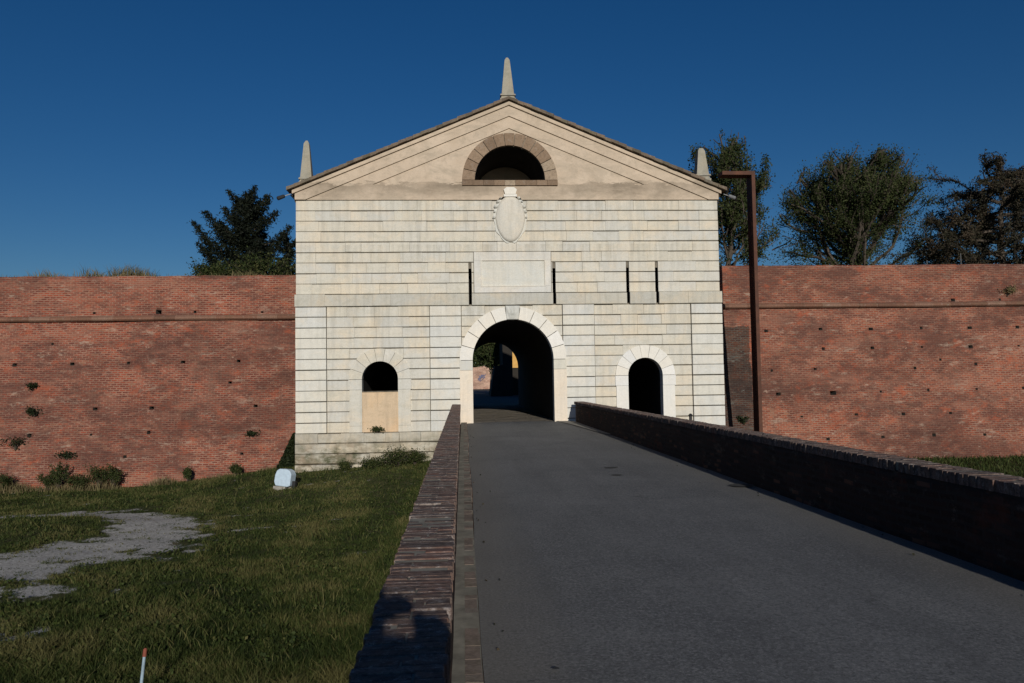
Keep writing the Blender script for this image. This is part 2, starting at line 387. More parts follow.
def excl(z0, z1):
    out = []
    for cx, zc, Ri, Ro, zb in ARCH.values():
        if z1 <= zb+.01 or z0 >= zc+Ri: continue
        if z1 <= zc: hw = (Ri+Ro)/2
        else:
            a, b = z1-zc, max(z0-zc, 0)
            ho = math.sqrt(max(Ro*Ro-a*a, 0)); hi = math.sqrt(max(Ri*Ri-b*b, 0)); hw = max(hi+.03, ho-.06)
        out.append((cx-hw, cx+hw))
    for sx in SLITS:
        if z0 < 6.52 and z1 > 5.0: out.append((sx-.065, sx+.065))
    return sorted(out)
def run(mb, x0, x1, z0, z1, y, mean, c=.016, ex=None, jit=0., tlo=0., thi=1.):
    segs = []; cur = x0
    for a, b in (excl(z0, z1) if ex is None else ex):
        if b <= cur or a >= x1: continue
        if a > cur: segs.append((cur, a))
        cur = max(cur, b)
    if cur < x1: segs.append((cur, x1))
    for a, b in segs:
        n = max(1, round((b-a)/mean)); cuts = [a]
        for i in range(1, n): cuts.append(a+(b-a)*(i+random.uniform(-.28, .28))/n)
        cuts.append(b)
        for u, v in zip(cuts, cuts[1:]):
            t = min(max(random.gauss(.5, .2), 0), 1); t = tlo+(thi-tlo)*t
            dy = random.uniform(-.006, .006)+random.uniform(-jit, jit)
            mb.block(u, v, z0+random.uniform(0, .008), z1-random.choice((.012, .018, .024, .030, .036)), y+dy, D+.16, t, c*random.uniform(.7, 1.3))
XL, XR = AX-9.0, AX+9.0
b = MB()
for i in range(9):
    z1 = zT-i*rowU; z0 = z1-rowU
    e = excl(z0, z1)
    if z0 >= 5.4 and z1 <= 7.3: e = sorted(e+[(.48, 3.79)])
    
    run(b, XL, XR, z0, z1, D+.05, 1.6 if i == 0 else (1.05 if i % 2 else .95), ex=e)
P(b, 'ashlar_facing', M['ashlar']); b = MB()
M['string'] = stone_mat('string_course', (.54, .52, .465), var=.09, stain=.9)
run(b, AX-9.04, AX+9.07, zB, zS, D-.06, 1.5, thi=.7)     # string course
P(b, 'string_course', M['string'])
pil = [(AX-9.02, -5.66), (-1.39, -.06), (4.22, 5.58), (9.77, AX+9.06)]
for x0, x1 in ((-5.65, -1.40), (-.05, -.0), (4.16, 4.21), (5.59, 9.76)):
    b = MB()
    for i in range(12):
        z1 = zB-i*rowL; z0 = z1-rowL
        if x1-x0 > 1: run(b, x0, x1, z0, z1, D+.035, 1.05)
    if b.v: P(b, 'wall_panel', M['ashlar'])
for sd_ in (-1, 1):
    b = MB(); b2 = MB()
    for i in range(12):
        z1 = zB-i*rowL; z0 = z1-rowL
        run(b if z1 > 2.9 else b2, *((-.05, ARCH['main'][0]) if sd_ < 0 else (ARCH['main'][0], 4.21)), z0, z1, D+.035, 1.05)
    P(b, 'spandrel', M['ashlar']); P(b2, 'jamb_course', M['ashlar'])
for x0, x1 in pil:
    b = MB()
    for i in range(12):
        z1 = zB-i*rowL; z0 = z1-rowL
        run(b, x0+.012, x1-.012, z0, z1, D-.045, 1.5, thi=.9)
    P(b, 'pilaster', M['pil'])
for a_, c_ in ((AX-9.03, .25), (4.0, AX+9.09)):
    b = MB()
    for i in range(6):
        z1 = -.30-i*.42; z0 = z1-.42
        run(b, a_, c_, z0, z1, D-.055-.010*i, random.choice((.7, .85, 1.1)), c=.035, jit=.028, ex=[])
    P(b, 'plinth', M['ashlar_low'])

# solid body with the real openings cut through it
def arch_pts(cx, zc, R, zb, n=28):
    return [(cx-R, zb), (cx+R, zb)]+[(cx+R*math.cos(a), zc+R*math.sin(a)) for a in [PI*k/n for k in range(n+1)]]
def temp(mb):
    o = mb.build('cutter', M['inner']); return o
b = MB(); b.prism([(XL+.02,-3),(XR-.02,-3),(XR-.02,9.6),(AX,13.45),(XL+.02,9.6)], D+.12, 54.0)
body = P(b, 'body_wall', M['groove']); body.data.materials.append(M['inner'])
cuts = MB(); cuts.prism(arch_pts(ARCH['main'][0], 2.63, 1.74, -.06), D-1, 56)
cm = MB(); cm.prism(arch_pts(-3.47, 1.9, .77, 1.30), D-1, D+10)
cd = MB(); cd.prism(arch_pts(7.73, 1.9, .77, -.06), D-1, D+10)
cl = MB(); cl.prism(arch_pts(AX, 10.27, 1.5, 10.26), D-1, D+3.4)
cs = MB()
for sx in SLITS: cs.box(sx-.065, sx+.065, D-1, D+1.2, 5.0, 6.52)
cutters = [temp(q) for q in (cuts, cm, cd, cl, cs)]
for q in cutters:
    q.data.materials.clear(); q.data.materials.append(M['inner'])
    m = body.modifiers.new('b', 'BOOLEAN'); m.object = q; m.operation = 'DIFFERENCE'; m.solver = 'EXACT'
bpy.context.view_layer.update()
# the cutters are in world space and the body hangs under the gatehouse at the same world place
dg = bpy.context.evaluated_depsgraph_get()
me = bpy.data.meshes.new_from_object(body.evaluated_get(dg)); body.modifiers.clear(); body.data = me
for q in cutters: bpy.data.objects.remove(q)
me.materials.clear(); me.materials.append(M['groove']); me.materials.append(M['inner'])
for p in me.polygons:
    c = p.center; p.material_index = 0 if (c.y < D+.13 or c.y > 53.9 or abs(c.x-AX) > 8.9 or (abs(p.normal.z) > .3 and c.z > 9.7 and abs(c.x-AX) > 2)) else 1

# stone rings round the openings
def ring(parent_name, cx, zc, Ri, Ro, n, y, mat, key=None, skip=(), tl=.4, gap=.006, mb=None, depth=.45):
    mb = mb or MB()
    for k in range(n):
        if k in skip: continue
        a0 = PI*k/n+gap; a1 = PI*(k+1)/n-gap; t = min(max(random.gauss(.6, .2), 0), 1)
        m = 5; fr = []; bk = []
        pts = [(Ri, a0+(a1-a0)*j/m) for j in range(m+1)]+[(Ro, a1-(a1-a0)*j/m) for j in range(m+1)]
        yy = y+random.uniform(-.006, .006)
        mb.prism([(cx+r*math.cos(a), zc+r*math.sin(a)) for r, a in pts], yy, D+depth, t)
    return mb
cx, zc, Ri, Ro, _z = ARCH['main']
sur = empty('arch_surround', (0, 0, 0)); sur.parent = gate; sur.location = OFF
for k_ in range(11):
    if k_ != 5: ring('v', cx, zc, Ri-.012, Ro, 11, D-.075, None, skip=[j for j in range(11) if j != k_]).build('voussoir', M['white_stone'], sur)
for s in (-1, 1):
    b = MB(); xs = sorted((cx+s*(Ri-.012), cx+s*Ro))
    b.prism([(xs[0], 2.63-.41), (xs[1], 2.63-.41), (xs[1], 2.62), (xs[0], 2.62)], D-.08, D+.45, .2 if s < 0 else .7)
    b.build('impost', M['carving'], sur)
for s in (-1, 1):
    b = MB(); xs = sorted((cx+s*(Ri-.012), cx+s*Ro))
    b.box(xs[0], xs[1], D-.085, D+.45, -.35, 2.21, .7); b.build('jamb', M['jamb_stone'], sur)
# backing so that no gap shows through the ring
ring('v', cx, zc, Ri+.05, Ro-.05, 11, D+.03, None, gap=-.001).build('ring_mortar', M['groove'], sur)
# carved keystone
bm = bmesh.new(); bmesh.ops.create_cube(bm, size=1); bmesh.ops.subdivide_edges(bm, edges=bm.edges, cuts=14, use_grid_fill=True)
for v in bm.verts:
    x, y, z = v.co; w = .30+.06*(z+.5)
    nx, nz = x*2, z*2
    if y < -.49:
        face = .10*math.exp(-((nx)**2*2.2+(nz-.05)**2*1.6))+.03*math.exp(-((nx)**2*30+(nz+.02)**2*9))
        for ex in (-.36, .36): face -= .045*math.exp(-((nx-ex)**2*40+(nz-.22)**2*60))
        face -= .035*math.exp(-((nx)**2*14+(nz+.42)**2*120)); face += .02*math.sin(9*nx+3*nz)*(abs(nx) > .55)
        y -= face*2.2
    v.co = Vector((cx+x*w*2*.85, D+.13+y*.42, 4.31+.02+(z+.5)*.58))
k = obj('keystone', bm, M['carving'], gate, smooth=True); k.location = OFF
tag(k, 'carved keystone with a worn mask')

def voussoirs(cx, zc, Ri, Ro, n, y, mat, parent, skip=()):
    for k in range(n):
        if k not in skip: ring('v', cx, zc, Ri, Ro, n, y, None, skip=[j for j in range(n) if j != k]).build('voussoir', mat, parent)
def small_surround(cx, zc, Ri, Ro, zb, ztop_imp, nm):
    e = empty(nm); e.parent = gate; e.location = OFF
    voussoirs(cx, zc, Ri-.01, Ro, 9, D-.02, M['white_stone'] if nm != 'window_surround' else M['ashlar'], e)
    ring('v', cx, zc, Ri+.03, Ro-.03, 9, D+.03, None, gap=-.001).build('ring_mortar', M['groove'], e)
    mm = M['white_stone'] if nm != 'window_surround' else M['ashlar']
    for s in (-1, 1):
        b = MB(); xs = sorted((cx+s*(Ri-.01), cx+s*(Ro+.02))); b.box(xs[0], xs[1], D-.028, D+.45, 1.47, 1.89, .3); b.build('impost', mm, e)
        b = MB(); b.box(*sorted((cx+s*(Ri-.01), cx+s*(Ro-.02))), D-.02, D+.45, zb+(.27 if nm=='window_surround' else 0), 1.462, .45); b.build('jamb', mm, e)
        if nm == 'window_surround':
            b = MB(); b.box(*sorted((cx+s*(Ri-.01), cx+s*(Ro-.0))), D-.012, D+.45, zb, zb+.262, .5); b.build('jamb_foot', mm, e)
    return e
small_surround(-3.47, 1.9, .755, 1.28, -.295, 1.9, 'window_surround')
small_surround(7.73, 1.9, .755, 1.28, -.295, 1.9, 'door_surround')
b = MB(); b.box(-3.47-.75, -3.47+.75, D+.05, D+.5, -.295, 1.37, .6); P(b, 'window_infill', M['infill'])
b = MB(); b.box(-3.47-.80, -3.47+.80, D+.0, D+.5, 1.372, 1.40, .6); P(b, 'window_sill', M['groove'])

# inscription panel
b = MB()
b.box(.50, 3.77, D+.02, D+.13, 6.86, 7.215, .45); b.box(.50, 3.77, D+.02, D+.13, 5.485, 5.76, .35)
b.box(.50, .82, D+.021, D+.13, 5.764, 6.856, .4); b.box(3.50, 3.77, D+.018, D+.13, 5.764, 6.856, .95)
b.box(.78, .83, D+.0, D+.1, 5.75, 6.87, .7); b.box(3.49, 3.53, D+.0, D+.1, 5.75, 6.87, .8)
b.box(.78, 3.53, D+.002, D+.1, 6.84, 6.875, .8); b.box(.78, 3.53, D+.001, D+.1, 5.735, 5.77, .6)
e = P(b, 'panel_frame', M['shield'])
b = MB(); b.box(.83, 3.49, D+.06, D+.14, 5.77, 6.84, .3); pp = b.build('panel_slab', M['carving'], e)

# coat of arms : worn blank oval cartouche with scrolled edge and a small crown block
def oval(cx, cz, a, bb, y0, dome, n=48, m=8, wob=0.):
    vs = [(cx, y0-dome, cz)]; fs = []
    for j in range(1, m+1):
        r = j/m
        for k in range(n):
            th = 2*PI*k/n
            taper = 1-.10*max(-math.sin(th), 0)
            rr = r*(1+wob*(math.sin(th*9)+.6*math.sin(th*14+1))*(j/m)**3)
            yy = y0-dome*(1-r**3.0)
            vs.append((cx+a*rr*math.cos(th)*taper, yy, cz+bb*rr*math.sin(th)))
    for k in range(n): fs.append((0, 1+k, 1+(k+1) % n))
    for j in range(m-1):
        for k in range(n):
            q = 1+j*n; fs.append((q+k, q+n+k, q+n+(k+1) % n, q+(k+1) % n))
    base = len(vs)-n
    for k in range(n):
        v = vs[base+k]; vs.append((v[0], D+.12, v[2]))
    for k in range(n): fs.append((base+k, base+n+k, base+n+(k+1) % n, base+(k+1) % n))
    return vs, fs
coa = empty('coat_of_arms'); coa.parent = gate; coa.location = OFF
b = MB(); vs, fs = oval(2.07, 8.64, .72, 1.05, D-.0, .0, wob=.035); b.add(vs, fs, .2)
for k in range(26):                                   # scrolls round the rim
    th = 2*PI*k/26; 
    if math.sin(th) < -.05 or math.sin(th) > .93: continue
    x, z = 2.07+.68*math.cos(th), 8.68+1.02*math.sin(th); r = .045+.02*((k*7) % 3)
    b.tube([(x-.02, D+.0, z), (x, D-.05, z), (x+.01, D-.10, z)], [r, r*.95, r*.45], 10, .3)
b.build('scroll_rim', M['carving'], coa, smooth=False)
b = MB(); vs, fs = oval(2.07, 8.62, .625, .98, D-.04, .12); b.add(vs, fs, .7); b.build('shield', M['shield'], coa, smooth=True)
b = MB(); b.box(1.80, 2.36, D-.10, D+.13, 9.56, 9.66, .5); b.prism([(1.86,9.66),(2.30,9.66),(2.36,9.86),(2.24,9.96),(1.92,9.96),(1.80,9.86)], D-.12, D+.1, .7)
b.build('crown', M['white_stone'], coa)

# pediment
SL = .42
b = MB(); b.prism([(XL, zT+.0), (XR, zT), (XR, 9.75), (AX, 13.5), (XL, 9.75)], D+.10, D+.125, .5)
# face with lunette opening : strips
tm = MB()
def tymp_strip(y, yb, mat_t=.5):
    hb = 10.12
    xs = np.linspace(AX-5.9, AX+5.9, 119)
    for a, c2 in zip(xs, xs[1:]):
        def top(x): return max(12.56-SL*abs(x-AX), hb)
        def low(x):
            d = abs(x-AX); return max(hb-.05, 10.27+math.sqrt(max(1.6**2-d*d, 0)) if d < 1.6 else hb-.05)
        la, lc = low(a), low(c2)
        if top(a) <= la and top(c2) <= lc: continue
        tm.add([(a,y,la),(c2,y,lc),(c2,y,max(top(c2),lc)),(a,y,max(top(a),la)),(a,yb,la),(c2,yb,lc)], [(0,1,2,3),(0,4,5,1)], .5)
tymp_strip(D+.06, D+.3)
P(tm, 'tympanum', M['plaster'])
def band(lo_apex, hi_apex, y, hw_lo, hw_hi, zcut, name, mat, yb=D+.14, parent=gate):
    b = MB()
    for s in (-1, 1):
        q = [(AX, lo_apex), (AX, hi_apex), (AX+s*hw_hi, hi_apex-SL*hw_hi)]
        if hw_hi > hw_lo+1e-6: q.append((AX+s*hw_hi, zcut)) if hi_apex-SL*hw_hi > zcut+.01 else None
        q.append((AX+s*hw_lo, lo_apex-SL*hw_lo))
        b.prism(q, y, yb, .5)
    return P(b, name, mat, parent)
# inner band incl. horizontal frieze
b = MB()
b.prism([(AX-8.62, zT+.003), (AX-.0, zT+.003), (AX+8.62, zT+.003), (AX+8.62-1.55, 10.10), (AX+2.03, 10.10), (AX+2.03,10.04),(AX-2.03,10.04),(AX-2.03, 10.10), (AX-8.62+1.55, 10.10)], D+.0, D+.14, .5)
P(b, 'frieze_band', M['plaster'])
b = MB()
for s in (-1, 1):
    b.prism([(AX, 12.54), (AX, 13.06), (AX+s*7.07, 13.06-SL*7.07), (AX+s*5.80, 10.104)], D+.001, D+.14, .5)
P(b, 'inner_raking_band', M['plaster'])
b = MB()
for s in (-1, 1):
    b.prism([(AX, 13.05), (AX, 13.50), (AX+s*9.02, 13.50-SL*9.02), (AX+s*9.02, zT+.004), (AX+s*8.59, zT+.004)], D-.065, D+.14, .5)
P(b, 'raking_cornice', M['plaster'])
b = MB()
for s in (-1, 1):
    b.prism([(AX, 13.503), (AX, 13.65), (AX+s*9.12, 13.65-SL*9.12), (AX+s*9.12, 13.503-SL*9.12)], D-.15, D+.14, .5)
P(b, 'cornice_moulding', M['plaster'])
# side cornices under the eaves
for s in (-1, 1):
    b = MB(); x = AX+s*9.0
    prof = [(x, zT-.1), (x+s*.06, zT-.05), (x+s*.10, zT+.1), (x+s*.22, zT+.25), (x+s*.26, 9.68), (x, 9.72)]
    b.prism(prof, D+.16, 53.9, .5); P(b, 'side_cornice', M['housegrey'])
    b = MB(); b.box(min(x, x+s*.01), max(x, x+s*.01), D+.16, 53.95, -2.8, 9.33); P(b, 'side_wall', M['wall_l'])
# roof with tile covered verge
roof = empty('roof'); roof.parent = gate; roof.location = OFF
b = MB()
for s in (-1, 1):
    b.prism([(AX, 13.655), (AX, 13.80), (AX+s*9.25, 13.80-SL*9.25), (AX+s*9.25, 13.655-SL*9.25)], D-.12, 54.3, .5)
b.build('roof_slab', M['tile'], roof)
b = MB(); n = 30
for s in (-1, 1):
    for i in range(n):
        d0 = 9.27*i/n; d1 = 9.27*(i+1)/n
        for j, (yy0, yy1) in enumerate(((D-.30, D+.02), (D+.03, D+.34))):
            t0 = random.uniform(0, 1); dz = random.uniform(-.014, .014); o = random.uniform(-.03, .03)
            zz = lambda d: 13.80-SL*d+dz
            b.hexa([(AX+s*d0, yy0+o, zz(d0)-.10), (AX+s*(d1+.05), yy0+o, zz(d1+.05)-.10), (AX+s*(d1+.05), yy1, zz(d1+.05)-.10), (AX+s*d0, yy1, zz(d0)-.10),
                    (AX+s*d0, yy0+o, zz(d0)+.01), (AX+s*(d1+.05), yy0+o, zz(d1+.05)+.045), (AX+s*(d1+.05), yy1, zz(d1+.05)+.045), (AX+s*d0, yy1, zz(d0)+.01)], t0)
b.build('verge_tiles', M['tile'], roof)
b = MB()
for s in (-1, 1):                                       # barrel tiles over the slopes
    for r in range(60):
        y = D+.5+r*.355
        pts = [(AX+s*d, y, 13.82-SL*d) for d in (0.05, 3, 6, 9.28)]
        b.tube(pts, [.09]*4, 6, random.uniform(0, 1), cap=True)
b.build('barrel_tiles', M['tile'], roof)
# lunette
lun = empty('lunette_window'); lun.parent = gate; lun.location = OFF
b = MB(); ring('v', AX, 10.28, 1.50, 2.03, 13, D-.05, None, mb=b, gap=.008, depth=.5); b.build('brick_arch', M['lun_brick'], lun)
b = MB(); ring('v', AX, 10.28, 1.55, 1.98, 17, D+.0, None, mb=b, gap=-.001, depth=.45); b.build('arch_mortar', M['groove'], lun)
b = MB()
for i in range(9):
    x0 = AX-2.04+i*4.08/9; b.box(x0+.004, x0+4.08/9-.004, D-.08+random.uniform(-.01,.01), D+.5, 10.05, 10.27, random.random())
b.build('brick_sill', M['lun_brick'], lun)

b = MB(); b.prism(arch_pts(AX, 10.27, 1.49, 10.265), D+3.3, D+3.39, .5); b.build('rear_wall', M['plaster'], lun)
# obelisks
def obelisk(x, y, z0, z1, wb, wt, lean=0., blunt=.35):
    e = empty('obelisk'); e.parent = gate; e.location = Vector((x, y, z0))+OFF
    h = z1-z0
    def fr(mb, s0, s1, a, c, t):
        mb.hexa([(-s0,-s0,a),(s0,-s0,a),(s0,s0,a),(-s0,s0,a),(-s1+lean*c,-s1,c),(s1+lean*c,-s1,c),(s1+lean*c,s1,c),(-s1+lean*c,s1,c)], t)
    b = MB(); fr(b, wb*.62, wb*.60, -.5, .10, .2); fr(b, wb*.54, wb*.48, .10, .22, .5); fr(b, wb*.60, wb*.56, .22, .29, .4)
    b.build('pedestal', M['obelisk'], e)
    b = MB(); s = wb/2; q = .29
    fr(b, s*.96, wt/2, q, h-.14, .6); fr(b, wt/2, wt*blunt/2, h-.14, h, .5)
    b.build('shaft', M['obelisk'], e)
    return e
obelisk(-6.57, D+.62, 10.20, 12.14, .50, .22)
obelisk(2.07, D+.62, 13.86, 15.86, .56, .22)
obelisk(10.58, D+.62, 10.36, 11.86, .56, .30, .0, .6)

# ------------------------------------------------------------------ rampart curtain walls (front grid with real putlog holes)
def sstep(a, b_, x):
    x = min(max((x-a)/(b_-a), 0), 1); return x*x*(3-2*x)
def wall_y(z, zc): return 35.8-max(zc-z, 0)*.125
def curtain(name, x0, x1, zbot, ztop, zc, holes, mat, label, seed):
    rnd = random.Random(seed)
    H_ = []
    for hx, hz, w, h in holes:
        if x0+.2 < hx < x1-.2: H_.append((hx-w/2, hx+w/2, hz-h/2, hz+h/2))
    xs = set(np.round(np.arange(x0, x1+.01, .6), 3)) | {round(x1, 3)}; zs = set(np.round(np.arange(zbot, ztop, .35), 3)) | {round(ztop, 3), round(zbot, 3)}
    for a, b_, c, d in H_: xs |= {round(a, 3), round(b_, 3)}; zs |= {round(c, 3), round(d, 3)}
    xs = sorted(xs); zs = sorted(zs)
    V = []; F = []; idx = {}
    for j, z in enumerate(zs):
        for i, x in enumerate(xs):
            zz = z
            if z == zs[-1]: zz = z+.05*mn.noise(Vector((x*.9, 3, seed)))+.035*mn.noise(Vector((x*5, 8, seed)))
            idx[i, j] = len(V)
            V.append((x, wall_y(z, zc)+.07*mn.noise(Vector((x*.35, z*.5, seed)))+.02*mn.noise(Vector((x*2, z*2, seed))), zz))
    for j in range(len(zs)-1):
        for i in range(len(xs)-1):
            xm, zm = (xs[i]+xs[i+1])/2, (zs[j]+zs[j+1])/2
            q = [idx[i,j], idx[i+1,j], idx[i+1,j+1], idx[i,j+1]]
            hole = any(a < xm < b_ and c < zm < d for a, b_, c, d in H_)
            if not hole: F.append(q)
            else:
                n = len(V)
                for k in q: V.append((V[k][0], V[k][1]+.7, V[k][2]))
                F.append([n+3, n+2, n+1, n][::-1])
                for (di, dj, e0, e1) in ((0,-1,0,1),(1,0,1,2),(0,1,2,3),(-1,0,3,0)):
                    ii, jj = i+di, j+dj
                    if 0 <= ii < len(xs)-1 and 0 <= jj < len(zs)-1:
                        xm2, zm2 = (xs[ii]+xs[ii+1])/2, (zs[jj]+zs[jj+1])/2
                        if not any(a < xm2 < b_ and c < zm2 < d for a, b_, c, d in H_):
                            F.append([q[e0], q[e1], n+e1, n+e0])
    J = len(zs)-1                                          # top and back
    tb = [len(V)+i for i in range(len(xs))]
    for i, x in enumerate(xs): V.append((x, 37.4, V[idx[i,J]][2]-.05))
    bb = [len(V)+i for i in range(len(xs))]
    for x in xs: V.append((x, 37.4, zbot))
    for i in range(len(xs)-1):
        F.append([idx[i,J], idx[i+1,J], tb[i+1], tb[i]]); F.append([tb[i], tb[i+1], bb[i+1], bb[i]])
    root = empty(name, ((x0+x1)/2, 36, zbot), label, 'wall')
    o = np_obj('brick_face', V, F, mat, root); o.location = -root.location
    o.data.materials.append(M['inner'])  # hole linings painted near black for the shade inside them
    for p in o.data.polygons:
        yc = sum(V[k][1] for k in p.vertices)/len(p.vertices)
        if p.center.y < 37 and yc > wall_y(p.center.z, zc)+.17 and p.area < .5: p.material_index = 1
    # cordon : half round moulding
    b = MB(); L = x1-x0; n = int(L/.9)
    for k in range(n):
        a, c = x0+L*k/n+.001, x0+L*(k+1)/n-.001; dy = rnd.uniform(-.02, .02); dz = .04*mn.noise(Vector((a*.12, 0, seed)))
        pr = [(-.02, -.10), (-.13, -.09), (-.20, -.03), (-.19, .05), (-.10, .12), (0, .15), (.3, .15), (.3, -.10)]
        vs = [(a, 35.76+p+dy, zc+q+dz) for p, q in pr]+[(c, 35.76+p+dy, zc+q+dz) for p, q in pr]
        m = len(pr); b.add(vs, [tuple(range(m)), tuple(range(2*m-1, m-1, -1))]+[(i, i+m, (i+1)%m+m, (i+1)%m) for i in range(m)], rnd.random())
    o = b.build('cordon', M['cordon'], root); o.location = -root.location
    return root
CAM_YAW, CAM_PITCH, CAM_ROLL = math.atan(49/768), math.atan(36.8/768), math.radians(.88)
fw = Vector((math.sin(CAM_YAW)*math.cos(CAM_PITCH), math.cos(CAM_YAW)*math.cos(CAM_PITCH), math.sin(CAM_PITCH)))
r0 = fw.cross(Vector((0,0,1))).normalized(); u0 = r0.cross(fw)
cr, sr = math.cos(CAM_ROLL), math.sin(CAM_ROLL)
rr_ = r0*cr-u0*sr; uu_ = u0*cr+r0*sr
def survey(x, y, Y):                                     # read a position on a real plane off the photograph
    d = fw+rr_*((x-512)/768)-uu_*((y-341.5)/768); d = d*(Y/d.y); return d.x, d.z+H
def proj(p):
    v = Vector(p)-Vector((0,0,H)); k = v.dot(fw); return 512+768*v.dot(rr_)/k, 341.5-768*v.dot(uu_)/k
def on_wall(px, py, zc=4.85):
    Y = 35.2
    for _ in range(4): x, z = survey(px, py, Y); Y = wall_y(z, zc)
    return x, z
LH = [(93.8,313),(159,312),(195.4,312),(262,312),(52.7,344),(14.6,365),(72.4,364),(128,363),(183,362),(238.8,361),(33,386),(35,414),(16,449),(67,457),(95,409),(152,408),(230,382.5),(255.5,406),(148.5,432.6),(91,434.7),(29,435.6),(125,456.7),(253,433),(241.7,453.7)]
RH = [(766,331),(820.6,329),(871,329),(921,328),(969.5,327.8),(1017.6,327),(823,348.7),(872.8,348),(922,347),(971,346.7),(1019,345.7),(771.7,370.6),(815,369),(914.6,368),(940.5,359.5),(976,364),(778.5,394),(833.4,393),(880.5,391.5),(928,390),(977,389),(1023,388),(802,416.7),(856,414.4),(903.4,414),(950.6,413),(828,439),(883,437),(934,435),(984.6,434.6),(978,458),(952.6,300),(999.8,299.5)]
rh = random.Random(3)
def mk(hs, zc, big=()):
    out = []
    for i, (a, c) in enumerate(hs):
        x, z = on_wall(a, c, zc); k = rh.uniform(.6, 1.15)
        if i in big: k = 1.45
        out.append((x, z, .155*k*rh.uniform(.8, 1.3), .13*k))
    return out
hl = mk(LH, 4.85, (1, 11)); hr = mk(RH, 5.1, (17,))
for k in range(10):                                      # the same rows go on outside the frame
    hl.append((-22.5-k*2.2, 2.9, .16, .14)); hl.append((-23.3-k*2.2, .9, .16, .14)); hr.append((28.7+k*2.2, 2.9, .16, .14)); hr.append((29.2+k*2.2, .6, .16, .14))
curtain('rampart_wall', -55, XL+.3, -4., 6.76, 4.80, hl, M['wall_l'], 'red brick city wall left of the gatehouse with grass on its top', 1.)
curtain('rampart_wall', XR-.3, 62, -4., 7.07, 5.10, hr, M['wall_r'], 'red brick city wall right of the gatehouse behind the rusty post', 2.)

# ------------------------------------------------------------------ earth, ground, town side
def gz(x, y):
    if x < 2:
        z = -2.3-.38*sstep(9, 16, -x)*sstep(22, 32, y)
        z += .78*math.exp(-(((x+1.5)/5.)**2+((y-33.5)/5.5)**2))
        z += .30*math.exp(-(((x+7)/2.5)**2+((y-34.5)/3.)**2))
        z += .16*math.exp(-(((x+13.2)/2.6)**2+((y-23.5)/1.5)**2))*1.6
    else: z = -2.35+.15*sstep(28, 35, y)
    return z+.05*mn.noise(Vector((x*.5, y*.5, 0)))+.025*mn.noise(Vector((x*1.7, y*1.7, 4)))
def gravel(x, y):
    if x > 0: return 0.
    # worn loop of gravel in the grass
    w = .5*mn.noise(Vector((x*.35, y*.35, 9)))+.35*mn.noise(Vector((x*1.1, y*1.1, 5)))
    d = math.hypot((x+14.2)/6.3, (y-21.8)/4.6)
    g = math.exp(-((d-.86)/.27)**2)*1.25
    g *= sstep(27.6, 25.6, y) if False else 1
    isl = math.exp(-(((x+12.6)/2.3)**2+((y-23.2)/1.35)**2))*1.5
    g2 = .62*math.exp(-(((x+8.8)/1.9)**2+((y-16.0)/1.2)**2))+.55*math.exp(-(((x+8.2)/1.7)**2+((y-13.6)/.7)**2))+.4*math.exp(-(((x+10.5)/2.5)**2+((y-17.6)/.8)**2))
    g3 = .5*math.exp(-(((x+6.6)/1.0)**2+((y-24.6)/.5)**2))+.35*math.exp(-(((x+5.6)/1.4)**2+((y-22.3)/.5)**2))
    w2 = .9*mn.noise(Vector((x*.9, y*1.8, 31)))+.8*mn.noise(Vector((x*2.6, y*4.5, 12)))
    return min(max(g+g2+g3-isl+w*.75+w2*.62-.12, 0), 1)
def grid(name, xs, ys, zf, mat, gr=False):
    V = [(x, y, zf(x, y)) for y in ys for x in xs]; nx = len(xs)
    F = [(j*nx+i, j*nx+i+1, (j+1)*nx+i+1, (j+1)*nx+i) for j in range(len(ys)-1) for i in range(nx-1)]
    o = np_obj(name, V, F, mat, smooth=True)
    if gr:
        a = o.data.attributes.new('gravel', 'FLOAT', 'POINT'); a.data.foreach_set('value', [gravel(v[0], v[1]) for v in V])
    return tag(o, kind='structure')
xs = [-1500, -500, -200, -100]+list(np.arange(-60, -22, 1.))+list(np.arange(-22, 0, .16))+list(np.arange(0, 60, 1.5))+[100, 200, 500, 1500]
ys = [-1500, -500, -100, -50]+list(np.arange(-20, 6, 1.))+list(np.arange(6, 36.2, .16))+[37, 60, 100, 300, 1500]
grid('ground', [float(x) for x in xs], [float(y) for y in ys], gz, M['ground'], True)
b = MB(); b.box(-1200, 1200, 56.2, 1400, -2, -.02); o = b.build('town_ground', M['ground']); tag(o, kind='structure')
for nm, x0, x1, zt in (('rampart_bank', -160, XL-.15, 6.45), ('rampart_bank', XR+.15, 160, 6.75)):
    b = MB(); v0 = [(x0, 37.3, -3), (x1, 37.3, -3), (x1, 37.3, zt), (x0, 37.3, zt), (x0, 54, zt), (x1, 54, zt), (x1, 64, -.5), (x0, 64, -.5)]
    b.add(v0, [(0,1,2,3), (3,2,5,4), (4,5,6,7), (0,3,4,7), (1,6,5,2), (0,7,6,1)])
    o = b.build(nm, M['ground']); tag(o, kind='structure')

